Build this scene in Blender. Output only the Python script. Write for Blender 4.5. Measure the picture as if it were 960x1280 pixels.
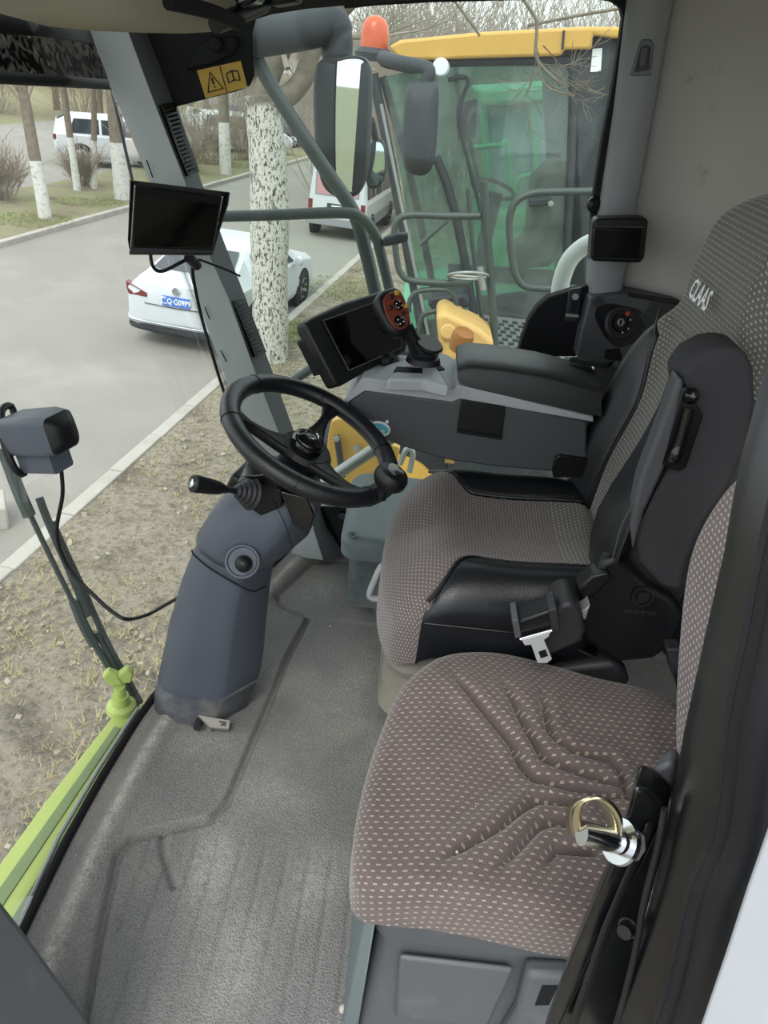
import bpy, bmesh, math, random
import numpy as np
from mathutils import Vector, Matrix
rnd = random.Random(7)
for o in list(bpy.data.objects): bpy.data.objects.remove(o)
scene = bpy.context.scene; COL = scene.collection
# ---------------------------------------------------------------- camera
FPX = 961.0
CAM = Vector((0, 0, 1.4)); PITCH = math.radians(30.5); ROLL = math.radians(6.5)
_f = Vector((0, math.cos(PITCH), -math.sin(PITCH))); _r0 = Vector((1, 0, 0)); _u0 = _r0.cross(_f)
_R = _r0*math.cos(ROLL) + _u0*math.sin(ROLL); _U = _u0*math.cos(ROLL) - _r0*math.sin(ROLL)
cd = bpy.data.cameras.new('camera'); cam = bpy.data.objects.new('camera', cd); COL.objects.link(cam)
cd.sensor_fit = 'VERTICAL'; cd.sensor_height = 36; cd.lens = FPX/1280*36; cd.clip_start = .02; cd.clip_end = 500
m3 = Matrix((_R, _U, -_f)).transposed(); cam.matrix_world = Matrix.Translation(CAM) @ m3.to_4x4()
scene.camera = cam
# ---------------------------------------------------------------- world, light, exposure
w = bpy.data.worlds.new('overcast'); scene.world = w; w.use_nodes = True
wn = w.node_tree.nodes; wl = w.node_tree.links
bg = wn['Background']; tc = wn.new('ShaderNodeTexCoord'); sep = wn.new('ShaderNodeSeparateXYZ'); cr = wn.new('ShaderNodeValToRGB')
wl.new(tc.outputs['Generated'], sep.inputs[0]); wl.new(sep.outputs['Z'], cr.inputs[0])
cr.color_ramp.elements[0].position = 0; cr.color_ramp.elements[0].color = (.80, .84, .88, 1)
cr.color_ramp.elements[1].position = 1; cr.color_ramp.elements[1].color = (.92, .96, 1.0, 1)
wl.new(cr.outputs[0], bg.inputs[0]); bg.inputs[1].default_value = 1.25
sl = bpy.data.lights.new('hazy_sun', 'SUN'); sl.energy = 1.1; sl.angle = math.radians(25); sl.color = (1, .96, .9)
so = bpy.data.objects.new('hazy_sun', sl); COL.objects.link(so)
so.rotation_euler = Vector((.25, .75, -1.0)).to_track_quat('-Z', 'Y').to_euler(); so.location = (0, 0, 30)
scene.view_settings.view_transform = 'Standard'; scene.view_settings.look = 'None'
scene.view_settings.gamma = 1; scene.view_settings.use_curve_mapping = False
scene.view_settings.exposure = 0.98
# ---------------------------------------------------------------- pixel -> direction helpers (frame 960 x 1280)
def ray(x, y): return _f + _R*((x-480)/FPX) + _U*((640-y)/FPX)
def Zp(x, y, z): d = ray(x, y); return CAM + d*((z-CAM.z)/d.z)
def Yp(x, y, Y): d = ray(x, y); return CAM + d*((Y-CAM.y)/d.y)
def Xp(x, y, X): d = ray(x, y); return CAM + d*((X-CAM.x)/d.x)
def PLp(x, y, pt, n): d = ray(x, y); return CAM + d*((pt-CAM).dot(n)/d.dot(n))
# ---------------------------------------------------------------- materials
def lin(h):
    if not isinstance(h, str): return tuple(h)+(1,)
    c = [int(h[i:i+2], 16)/255 for i in (0, 2, 4)]
    return tuple((v/12.92 if v <= .04045 else ((v+.055)/1.055)**2.4) for v in c)+(1,)
MATS = {}
class NT:
    def __init__(s, name):
        s.m = bpy.data.materials.new(name); s.m.use_nodes = True; s.t = s.m.node_tree; s.n = s.t.nodes; s.l = s.t.links
        s.p = s.n['Principled BSDF']; s.out = s.n['Material Output']
    def N(s, t, **k):
        n = s.n.new(t)
        for a, b in k.items(): setattr(n, a, b)
        return n
    def val(s, sock, v):
        if hasattr(v, 'node'): s.l.new(v, sock)
        else: sock.default_value = v
    def math(s, op, a, b=0, c=None):
        n = s.N('ShaderNodeMath', operation=op); s.val(n.inputs[0], a); s.val(n.inputs[1], b)
        if c is not None: s.val(n.inputs[2], c)
        return n.outputs[0]
    def mix(s, f, a, b, blend='MIX'):
        n = s.N('ShaderNodeMix', data_type='RGBA', blend_type=blend)
        s.val(n.inputs[0], f); s.val(n.inputs[6], a); s.val(n.inputs[7], b); return n.outputs[2]
    def coord(s, kind='Object'): return s.N('ShaderNodeTexCoord').outputs[kind]
    def noise(s, scale, detail=4, rough=.55, vec=None):
        n = s.N('ShaderNodeTexNoise'); n.inputs['Scale'].default_value = scale; n.inputs['Detail'].default_value = detail
        n.inputs['Roughness'].default_value = rough; s.l.new(vec if vec else s.coord(), n.inputs['Vector']); return n.outputs['Fac']
    def voro(s, scale, feature='F1', vec=None, out='Distance'):
        n = s.N('ShaderNodeTexVoronoi', feature=feature); n.inputs['Scale'].default_value = scale
        s.l.new(vec if vec else s.coord(), n.inputs['Vector']); return n.outputs[out]
    def ramp(s, fac, *st):
        n = s.N('ShaderNodeValToRGB'); s.l.new(fac, n.inputs[0]); e = n.color_ramp.elements
        while len(e) < len(st): e.new(.5)
        for i, (p, c) in enumerate(st): e[i].position = p; e[i].color = lin(c) if isinstance(c, str) else (c, c, c, 1)
        return n.outputs[0]
    def bump(s, h, strength=.3, dist=.002):
        n = s.N('ShaderNodeBump'); n.inputs['Strength'].default_value = strength; n.inputs['Distance'].default_value = dist
        s.l.new(h, n.inputs['Height']); s.l.new(n.outputs[0], s.p.inputs['Normal'])
    def set(s, col=None, rough=.5, metal=0, spec=.5, **k):
        if col is not None: s.val(s.p.inputs['Base Color'], lin(col) if isinstance(col, (str, tuple)) else col)
        s.val(s.p.inputs['Roughness'], rough); s.val(s.p.inputs['Metallic'], metal); s.val(s.p.inputs['Specular IOR Level'], spec)
        for a, b in k.items(): s.val(s.p.inputs[a], b)
        return s.m
def plastic(name, col, rough=.5, grain=900, bump=.12, var=.10, dirt=None, spec=.4, metal=0, dscale=6, dlo=.52, dhi=.75):
    t = NT(name); c = lin(col)
    nz = t.noise(7, 5)
    lo = tuple(v*(1-var) for v in c[:3])+(1,); hi = tuple(min(1, v*(1+var)) for v in c[:3])+(1,)
    colr = t.mix(nz, lo, hi)
    if dirt:
        d = t.ramp(t.noise(dscale, 8, .7), (dlo, 0.), (dhi, 1.)); colr = t.mix(t.math('MULTIPLY', d, .6), colr, lin(dirt))
    t.set(colr, rough, metal, spec)
    if bump: t.bump(t.voro(grain), bump, .0006)
    MATS[name] = t.m; return t.m
def simple(name, col, rough=.5, metal=0, spec=.5, **k):
    t = NT(name); MATS[name] = t.m; return t.set(col, rough, metal, spec, **k)
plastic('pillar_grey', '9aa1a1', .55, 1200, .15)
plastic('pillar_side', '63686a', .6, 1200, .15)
plastic('cpillar_grey', '85878a', .55, 1200, .15)
plastic('column_grey', '4b515b', .42, 1100, .25, dirt='77736c', dlo=.6, dhi=.9)
plastic('column_dusty', '4a4e55', .6, 1100, .25, dirt='8f8a80', dscale=9, dlo=.44, dhi=.7)
plastic('console_grey', '47494b', .5, 1100, .2)
plastic('console_light', 'a2a5a8', .48, 1100, .15)
plastic('lid_black', '242728', .45, 1000, .25, spec=.5)
plastic('dark_plastic', '2b2c2f', .5, 900, .2)
plastic('panel_dark', '4a4b4f', .5, 1000, .2)
plastic('black', '0e0f12', .42, 900, .12)
plastic('black_matte', '121316', .7, 900, .1, spec=.25)
plastic('door_black', '0d0f11', .28, 500, .05, dirt='2c2e28', spec=.6, dscale=18)
plastic('rubber', '17181d', .5, 700, .3, dirt='333336', dscale=12)
plastic('coolbox', '687274', .5, 900, .2, dirt='878a86', dlo=.62, dhi=.9)
plastic('coolbox_body', '50585a', .5, 900, .2, dirt='85857f', dscale=9)
plastic('seat_base', '54575a', .5, 900, .2, dirt='82827e', dscale=5, dlo=.55, dhi=.85)
plastic('suspension', '77736a', .6, 800, .2, dirt='948c7c')
plastic('shell_fabric', '3f3e41', .9, 1500, .5, spec=.15)
plastic('header_beige', '9d9986', .85, 1500, .3, spec=.2)
plastic('headliner_black', '1b1b1d', .8, 900, .2, spec=.2)
plastic('lime', 'aebd68', .4, 200, .03, dirt='a7a878', dscale=9, dlo=.62, dhi=.95)
plastic('olive_strip', '76875c', .6, 300, .1, dirt='8d9270')
plastic('tube_grey', '3a4240', .45, 300, .05, spec=.5, var=.2)
plastic('mirror_shell', '303338', .6, 900, .2)
plastic('yellow', 'c49a4a', .4, 100, .03, dirt='b6954f', dlo=.6, dhi=.95)
plastic('cream_yellow', 'c9a262', .5, 100, .05, dirt='c7a068')
plastic('green_paint', '5a9472', .45, 100, .03)
plastic('deck_black', '2f3236', .6, 60, .2, dirt='55585b', dscale=5)
plastic('steel', '9a9c9b', .45, 200, .1, metal=.6)
plastic('white_paint', 'c3c7ca', .3, 50, .0, var=.02, spec=.6)
plastic('white_panel', 'a9adb3', .4, 50, .0, var=.03, dirt='c2c4c6', dlo=.68, dhi=.95)
plastic('white_hose', 'd6d8d6', .5, 50, 0)
plastic('concrete', 'a5a199', .85, 60, .3, dirt='86817a', dscale=3)
plastic('tire', '232427', .8, 200, .2)
plastic('wire_black', '0e0f11', .45, 100, 0)
simple('gloss_black', '0b0c0f', .12, 0, .6)
simple('screen', '050608', .08, 0, .55)
simple('chrome', 'c9cbce', .18, 1)
simple('alloy', 'b9bcc2', .3, 1)
simple('mirror_glass', 'dde6ea', .02, 1)
simple('tail_red', '6d2527', .25)
simple('van_red', 'b9898c', .35)
simple('beacon', 'bf5430', .3, 0, .5)
simple('amber', '8a5a2a', .35)
simple('plate_blue', '3c6fc0', .4)
simple('print_white', 'e9ecee', .6)
simple('sticker_yellow', 'b0902c', .5)
simple('print_black', '15130c', .6)
simple('sticker_teal', '4fb0bd', .4)
simple('car_glass', '2b3238', .06, 0, .7)
simple('van_window', '8f8f96', .1, 0, .6)
simple('button_plate', '7a3626', .45)
simple('button_dark', '3a1a14', .4)
simple('button_yellow', 'c79a3c', .4)
simple('red_mark', 'b8483e', .5)
simple('lamp_lens', 'd6dbe2', .15, 0, .6)
simple('pale_pebble', 'b5ad9f', .9)
simple('stone_dirt', '9b9282', .95)
plastic('worn_steel', '74726d', .5, 300, .2, metal=.4, dirt='4a4844')
simple('steel_bright', 'c4c6c8', .38, .35)
simple('roof_blue', '6c8fb8', .6)
simple('wall_far', 'c9cbc9', .8)
simple('far_window', '7d8d9c', .3)
def leather():
    t = NT('leather'); c = t.mix(t.noise(9, 4), lin('0b0d11'), lin('15181d'))
    t.set(c, .38, 0, .55); t.bump(t.voro(420), .35, .0008); MATS['leather'] = t.m
leather()
def fabric(name, base, dash, su, sv, du=.5, dv=.34, dark=None):
    t = NT(name); uv = t.N('ShaderNodeTexCoord').outputs['UV']; s = t.N('ShaderNodeSeparateXYZ'); t.l.new(uv, s.inputs[0])
    wob = t.math('MULTIPLY', t.noise(60, 2), .0006)
    v = t.math('DIVIDE', t.math('ADD', s.outputs[1], wob), sv); row = t.math('FLOOR', v)
    par = t.math('MULTIPLY', t.math('MODULO', t.math('ABSOLUTE', row), 2.0), .5)
    u = t.math('ADD', t.math('DIVIDE', s.outputs[0], su), par)
    fu = t.math('FRACT', u); fv = t.math('FRACT', v)
    mask = t.math('MULTIPLY', t.math('LESS_THAN', fu, du), t.math('LESS_THAN', fv, dv))
    fine = t.noise(900, 2, .6)
    bc = t.mix(t.ramp(fine, (.35, 0.), (.65, 1.)), tuple(x*.62 for x in lin(base)[:3])+(1,), tuple(x*1.3 for x in lin(base)[:3])+(1,))
    big = t.ramp(t.noise(5, 5, .6), (.3, .82), (.75, 1.12)); bc = t.mix(1.0, bc, big, 'MULTIPLY')
    c = t.mix(t.math('MULTIPLY', mask, .8), bc, lin(dash))
    t.set(c, .95, 0, .12); t.p.inputs['Sheen Weight'].default_value = .25
    h = t.math('ADD', fine, t.math('MULTIPLY', mask, .7)); t.bump(h, .35, .0012); MATS[name] = t.m
fabric('fabric_fold', '635957', 'a2978a', .0150, .0100, .42, .26)
fabric('fabric_fold_back', '7c7171', 'c2b8b0', .0130, .0105, .45, .42)
fabric('fabric_seat', '635b5a', '9c938b', .0098, .0068, .45, .36)
fabric('fabric_back', '65635f', 'aaa69c', .0108, .0094, .42, .34)
def rubber_mat():
    t = NT('rubber_mat'); c = t.mix(t.noise(6, 6, .65), lin('646463'), lin('7d7c7a'))
    d = t.ramp(t.noise(3.2, 9, .72), (.48, 0.), (.72, 1.)); c = t.mix(t.math('MULTIPLY', d, .55), c, lin('99948a'))
    wr = t.N('ShaderNodeAttribute', attribute_name='wear').outputs['Fac']; wz = t.math('MULTIPLY', wr, t.ramp(t.noise(55, 7, .8), (.36, .25), (.56, 1.))); c = t.mix(t.math('MULTIPLY', wz, .75), c, lin('b4b1aa'))
    sp = t.ramp(t.noise(70, 3, .7), (.66, 0.), (.74, 1.)); c = t.mix(t.math('MULTIPLY', t.math('MULTIPLY', sp, d), .7), c, lin('aaa597'))
    cell = t.voro(260); c = t.mix(t.ramp(cell, (.0, .6), (.55, 0.)), c, lin('3a3c3f'))
    t.set(c, .6, 0, .4); t.bump(t.math('ADD', t.math('MULTIPLY', cell, -1), t.math('MULTIPLY', t.noise(25, 4), .8)), .8, .0018); MATS['rubber_mat'] = t.m
rubber_mat()
def wall_fabric():
    t = NT('wall_fabric'); c = t.mix(t.noise(3, 6, .6), lin('a3a29c'), lin('aeada7'))
    st = t.ramp(t.noise(9, 8, .78), (.60, 0.), (.76, 1.)); c = t.mix(t.math('MULTIPLY', st, .45), c, lin('4d4c48'))
    t.set(c, .95, 0, .1); t.bump(t.noise(600, 2), .25, .001); MATS['wall_fabric'] = t.m
wall_fabric()
def glass(name, tint, refl=.05, rough=.0, dirt=0.0, ior=1.2):
    t = NT(name); tr = t.N('ShaderNodeBsdfTransparent'); tr.inputs[0].default_value = lin(tint)
    gl = t.N('ShaderNodeBsdfGlossy'); gl.inputs['Roughness'].default_value = rough; gl.inputs[0].default_value = (1, 1, 1, 1)
    fr = t.N('ShaderNodeFresnel'); fr.inputs[0].default_value = ior
    mx = t.N('ShaderNodeMixShader'); t.l.new(t.math('MULTIPLY', fr.outputs[0], refl), mx.inputs[0])
    t.l.new(tr.outputs[0], mx.inputs[1]); t.l.new(gl.outputs[0], mx.inputs[2]); last = mx.outputs[0]
    if dirt:  # dirt on our own cab panes, painted reflection haze on green_glass
        df = t.N('ShaderNodeBsdfDiffuse'); df.inputs[0].default_value = lin('cfd3d2')
        d = t.math('MULTIPLY', t.ramp(t.noise(5, 7, .7), (.3, .35), (.75, 1.)), dirt)
        m2 = t.N('ShaderNodeMixShader'); t.l.new(d, m2.inputs[0]); t.l.new(last, m2.inputs[1]); t.l.new(df.outputs[0], m2.inputs[2]); last = m2.outputs[0]
    t.l.new(last, t.out.inputs[0]); MATS[name] = t.m
glass('windscreen', 'f8faf9', .8, .0, .03)
glass('side_glass', 'f0f6f3', .8, .0, .04)
glass('green_glass', 'b4d8cc', 1.3, .02, .17, 1.4)  # strong pale film paints reflected light onto the tinted pane
def blind_mesh():
    t = NT('blind_mesh'); v = t.coord()
    wv = t.N('ShaderNodeTexWave', wave_type='BANDS'); wv.inputs['Scale'].default_value = 14; wv.inputs['Distortion'].default_value = 9
    wv.inputs['Detail'].default_value = 1.5; wv.inputs['Detail Scale'].default_value = 2.5; t.l.new(v, wv.inputs['Vector'])
    tr = t.N('ShaderNodeBsdfTransparent'); df = t.N('ShaderNodeBsdfDiffuse'); df.inputs[0].default_value = lin('141517')
    mx = t.N('ShaderNodeMixShader'); t.l.new(t.ramp(wv.outputs['Fac'], (.2, .995), (.9, .90)), mx.inputs[0])
    t.l.new(tr.outputs[0], mx.inputs[1]); t.l.new(df.outputs[0], mx.inputs[2]); t.l.new(mx.outputs[0], t.out.inputs[0]); MATS['blind_mesh'] = t.m
blind_mesh()
def grounds():
    t = NT('asphalt'); c = t.mix(t.noise(.8, 6, .6), lin('85827d'), lin('969389')); c = t.mix(t.ramp(t.noise(140, 2), (.4, 0.), (.62, .4)), c, lin('726f6b'))
    d = t.ramp(t.noise(.35, 7, .7), (.5, 0.), (.75, .5)); c = t.mix(d, c, lin('aaa59c')); t.set(c, .85, 0, .3); t.bump(t.noise(220, 2), .4, .01); MATS['asphalt'] = t.m
    t = NT('dry_ground'); n1 = t.noise(1.6, 10, .72); c = t.ramp(n1, (.30, '655e55'), (.44, '8d8577'), (.56, 'a89f8f'), (.70, '777065'))
    g = t.ramp(t.noise(.7, 7, .65), (.57, 0.), (.70, .4)); c = t.mix(g, c, lin('84865f')); c = t.mix(t.ramp(t.noise(16, 8, .8), (.48, 0.), (.62, .75)), c, lin('575146'))
    c = t.mix(t.ramp(t.noise(60, 3, .7), (.62, 0.), (.7, .6)), c, lin('cec5b2'))
    t.set(c, .95, 0, .15); t.bump(t.noise(25, 8, .75), .9, .05); MATS['dry_ground'] = t.m
    t = NT('verge'); n1 = t.noise(1.1, 9, .7); c = t.ramp(n1, (.3, '7a7362'), (.48, '8d876f'), (.58, '868a62'), (.75, '9a927d'))
    c = t.mix(t.ramp(t.noise(12, 5, .7), (.5, 0.), (.7, .5)), c, lin('6a6555')); t.set(c, .95, 0, .15); t.bump(t.noise(14, 8, .75), .8, .06); MATS['verge'] = t.m
grounds()
def barks():
    t = NT('bark_white'); v = t.coord(); mp = t.N('ShaderNodeMapping'); mp.inputs['Scale'].default_value = (1, 1, .45); t.l.new(v, mp.inputs[0])
    sp = t.ramp(t.noise(30, 4, .75, mp.outputs[0]), (.52, 0.), (.57, 1.)); sp2 = t.ramp(t.noise(2.2, 4, .6), (.62, 0.), (.68, .9))
    c = t.mix(sp, lin('c6c2ba'), lin('4d4842')); c = t.mix(sp2, c, lin('78726a'))
    s = t.N('ShaderNodeSeparateXYZ'); t.l.new(v, s.inputs[0]); hz = t.math('ADD', s.outputs[2], t.math('MULTIPLY', t.noise(6, 4), .9))
    c = t.mix(t.ramp(t.math('DIVIDE', hz, 6.0), (.645, 0.), (.70, 1.)), c, t.mix(t.noise(30, 5), lin('4f473f'), lin('857b70')))
    t.set(c, .9, 0, .2); t.bump(t.noise(40, 4), .6, .02); MATS['bark_white'] = t.m
    t = NT('bark_brown'); c = t.mix(t.noise(9, 6), lin('5a5148'), lin('8f8576')); t.set(c, .95, 0, .15); t.bump(t.noise(30, 4), .6, .02); MATS['bark_brown'] = t.m
    t = NT('twig'); c = t.mix(t.noise(1.5, 4), lin('8a7e72'), lin('b5a999')); t.set(c, .95, 0, .1); MATS['twig'] = t.m
    t = NT('limewash'); c = t.mix(t.ramp(t.noise(10, 5, .7), (.52, 0.), (.66, .8)), lin('c6c6c0'), lin('8a857c')); t.set(c, .9, 0, .2); MATS['limewash'] = t.m
    t = NT('dry_grass'); c = t.mix(t.noise(3, 3), lin('8d8560'), lin('b0a584')); t.set(c, .9, 0, .1); MATS['dry_grass'] = t.m
    t = NT('green_grass'); c = t.mix(t.noise(3, 3), lin('6b7a45'), lin('8d9262')); t.set(c, .9, 0, .1); MATS['green_grass'] = t.m
barks()
# ---------------------------------------------------------------- object helpers
def V(*a): return Vector(a)
def thing(name, label, cat, loc, group=None):
    o = bpy.data.objects.new(name, None); COL.objects.link(o); o.location = loc; o.empty_display_size = .05
    o['label'] = label; o['category'] = cat
    if group: o['group'] = group
    o['_ox'] = tuple(loc); return o
def org(o):
    if o is None: return Vector((0, 0, 0))
    return Vector(o['_ox'])
def tag(o, label, cat, group=None):
    o['label'] = label; o['category'] = cat
    if group: o['group'] = group
    return o
def struct(o, label=None):
    o['kind'] = 'structure'
    if label: o['label'] = label
    return o
def mk(name, verts, faces, mat, parent=None, smooth=True, bevel=0, seg=2, uv=None, sharp=35, fixn=True, solid=0):
    """One mesh object; verts in world metres, origin at the parent's base or the mesh's own bottom centre."""
    vs = np.array([tuple(v) for v in verts], dtype=np.float64)
    if parent is not None: O = np.array(org(parent))
    else: O = np.array([(vs[:, 0].min()+vs[:, 0].max())/2, (vs[:, 1].min()+vs[:, 1].max())/2, vs[:, 2].min()])
    me = bpy.data.meshes.new(name); me.from_pydata((vs-O).tolist(), [], [tuple(f) for f in faces])
    if uv is not None:
        ul = me.uv_layers.new(name='UVMap'); uva = np.asarray(uv, dtype=np.float32)
        li = np.empty(len(me.loops), dtype=np.int32); me.loops.foreach_get('vertex_index', li)
        ul.data.foreach_set('uv', uva[li].ravel())
    if fixn:
        bm = bmesh.new(); bm.from_mesh(me); bmesh.ops.recalc_face_normals(bm, faces=bm.faces); bm.to_mesh(me); bm.free()
    me.materials.append(MATS[mat] if isinstance(mat, str) else mat)
    if smooth:
        me.polygons.foreach_set('use_smooth', [True]*len(me.polygons)); me.set_sharp_from_angle(angle=math.radians(sharp))
    o = bpy.data.objects.new(name, me); COL.objects.link(o)
    if parent is not None: o.parent = parent; o['_ox'] = tuple(O)
    else: o.location = O; o['_ox'] = tuple(O)
    if solid:
        sm = o.modifiers.new('solid', 'SOLIDIFY'); sm.thickness = solid; sm.offset = 0
    if bevel:
        b = o.modifiers.new('bevel', 'BEVEL'); b.width = bevel; b.segments = seg; b.limit_method = 'ANGLE'; b.angle_limit = math.radians(30); b.harden_normals = False
    return o
def prism_data(pts, ext):
    n = len(pts); pts = [Vector(p) for p in pts]; e = Vector(ext)
    vs = pts+[p+e for p in pts]
    fs = [tuple(range(n)), tuple(range(2*n-1, n-1, -1))]+[(i, (i+1) % n, (i+1) % n+n, i+n) for i in range(n)]
    return vs, fs
def prism(name, pts, ext, mat, parent=None, bevel=0, seg=2, **k):
    vs, fs = prism_data(pts, ext); return mk(name, vs, fs, mat, parent, bevel=bevel, seg=seg, **k)
def prismY(name, px, y0, y1, mat, parent=None, bevel=0, seg=2, **k):
    return prism(name, [Yp(a, b, y0) for a, b in px], (0, y1-y0, 0), mat, parent, bevel, seg, **k)
def box_data(c, s, rot=None):
    c = Vector(c); vs = []
    for sx in (-.5, .5):
        for sy in (-.5, .5):
            for sz in (-.5, .5):
                p = Vector((sx*s[0], sy*s[1], sz*s[2]))
                if rot is not None: p = rot @ p
                vs.append(c+p)
    fs = [(0, 1, 3, 2), (4, 6, 7, 5), (0, 4, 5, 1), (2, 3, 7, 6), (0, 2, 6, 4), (1, 5, 7, 3)]
    return vs, fs
def box(name, c, s, mat, parent=None, rot=None, bevel=0, seg=2, **k):
    vs, fs = box_data(c, s, rot); return mk(name, vs, fs, mat, parent, bevel=bevel, seg=seg, **k)
def merge(parts):
    V_, F_ = [], []
    for vs, fs in parts:
        n = len(V_); V_ += [tuple(v) for v in vs]; F_ += [tuple(i+n for i in f) for f in fs]
    return V_, F_
def spline(pts, n=8, closed=False):
    P = [Vector(p) for p in pts]; out = []; m = len(P)
    rng = range(m) if closed else range(m-1)
    for i in rng:
        if closed: p0, p1, p2, p3 = P[(i-1) % m], P[i], P[(i+1) % m], P[(i+2) % m]
        else: p0, p1, p2, p3 = P[max(i-1, 0)], P[i], P[i+1], P[min(i+2, m-1)]
        for j in range(n):
            t = j/n; out.append(.5*((2*p1)+(p2-p0)*t+(2*p0-5*p1+4*p2-p3)*t*t+(3*p1-p0-3*p2+p3)*t*t*t))
    if not closed: out.append(P[-1])
    return out
def tube_data(path, r, sides=10, closed=False, cap=True):
    P = [Vector(p) for p in path]; n = len(P); vs, fs = [], []
    rr = (lambda i: r[i]) if isinstance(r, (list, tuple)) else (lambda i: r)
    up = None
    for i in range(n):
        a = P[(i-1) % n] if closed else P[max(i-1, 0)]; b = P[(i+1) % n] if closed else P[min(i+1, n-1)]
        t = (b-a); t = t.normalized() if t.length > 1e-9 else Vector((0, 0, 1))
        if up is None: up = t.orthogonal().normalized()
        up = (up-t*up.dot(t)); up = up.normalized() if up.length > 1e-6 else t.orthogonal().normalized()
        s = t.cross(up)
        for k in range(sides):
            q = 2*math.pi*k/sides; vs.append(P[i]+(up*math.cos(q)+s*math.sin(q))*rr(i))
    for i in range(n if closed else n-1):
        j = (i+1) % n
        for k in range(sides): fs.append((i*sides+k, i*sides+(k+1) % sides, j*sides+(k+1) % sides, j*sides+k))
    if cap and not closed: fs += [tuple(range(sides-1, -1, -1)), tuple((n-1)*sides+k for k in range(sides))]
    return vs, fs
def tube(name, pts, r, mat, parent=None, smooth=6, sides=10, closed=False, **k):
    path = spline(pts, smooth, closed) if smooth and len(pts) > 2 else pts
    vs, fs = tube_data(path, r, sides, closed); return mk(name, vs, fs, mat, parent, sharp=50, **k)
def lathe_data(prof, o, ax, n=28):
    """prof: (radius, height along ax)"""
    o = Vector(o); ax = Vector(ax).normalized(); e1 = ax.orthogonal().normalized(); e2 = ax.cross(e1); vs, fs = [], []
    for r, h in prof:
        for k in range(n):
            q = 2*math.pi*k/n; vs.append(o+ax*h+(e1*math.cos(q)+e2*math.sin(q))*r)
    m = len(prof)
    for i in range(m-1):
        for k in range(n): fs.append((i*n+k, i*n+(k+1) % n, (i+1)*n+(k+1) % n, (i+1)*n+k))
    fs += [tuple(range(n-1, -1, -1)), tuple((m-1)*n+k for k in range(n))]
    return vs, fs
def lathe(name, prof, o, ax, mat, parent=None, n=28, **k):
    vs, fs = lathe_data(prof, o, ax, n); return mk(name, vs, fs, mat, parent, **k)
def loft_data(rings, cap=True):
    n = len(rings[0]); vs = [Vector(p) for r in rings for p in r]; fs = []
    for i in range(len(rings)-1):
        for k in range(n): fs.append((i*n+k, i*n+(k+1) % n, (i+1)*n+(k+1) % n, (i+1)*n+k))
    if cap: fs += [tuple(range(n-1, -1, -1)), tuple((len(rings)-1)*n+k for k in range(n))]
    return vs, fs
def loft(name, rings, mat, parent=None, cap=True, **k):
    vs, fs = loft_data(rings, cap); return mk(name, vs, fs, mat, parent, **k)
def rrect(c, ex, ey, hx, hy, r, n=5):
    """rounded rectangle ring"""
    c = Vector(c); out = []; r = min(r, hx*.99, hy*.99)
    for (sx, sy, a0) in ((1, 1, 0), (-1, 1, 90), (-1, -1, 180), (1, -1, 270)):
        for j in range(n+1):
            a = math.radians(a0+90*j/n)
            out.append(c+ex*(sx*(hx-r)+r*math.cos(a))+ey*(sy*(hy-r)+r*math.sin(a)))
    return out
def slab4(name, q, th, mat, parent=None, bevel=.003, seg=2):
    """slab from four corners, thickness away from the camera side"""
    q = [Vector(p) for p in q]; n = (q[1]-q[0]).cross(q[3]-q[0]).normalized()
    if n.dot(CAM-q[0]) > 0: n = -n
    return prism(name, q, n*th, mat, parent, bevel, seg)
def bilin(q, u, v): return q[0].lerp(q[1], u).lerp(q[3].lerp(q[2], u), v)
def surf(name, f, nu, nv, mat, parent=None, mask=None, uvs=None, closedu=False, **k):
    us = np.linspace(0, 1, nu+1); vv = np.linspace(0, 1, nv+1)
    vs = [f(u, v) for v in vv for u in us]; fs = []
    for j in range(nv):
        for i in range(nu): fs.append((j*(nu+1)+i, j*(nu+1)+i+1, (j+1)*(nu+1)+i+1, (j+1)*(nu+1)+i))
    return mk(name, vs, fs, mat, parent, **k)
def dist_poly(x, y, poly):
    """vectorised distance from points to a polyline"""
    d = np.full(np.shape(x), 1e9)
    for (a, b), (c, e) in zip(poly[:-1], poly[1:]):
        dx, dy = c-a, e-b; L = dx*dx+dy*dy+1e-12
        t = np.clip(((x-a)*dx+(y-b)*dy)/L, 0, 1); d = np.minimum(d, np.hypot(x-a-t*dx, y-b-t*dy))
    return d
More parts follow.
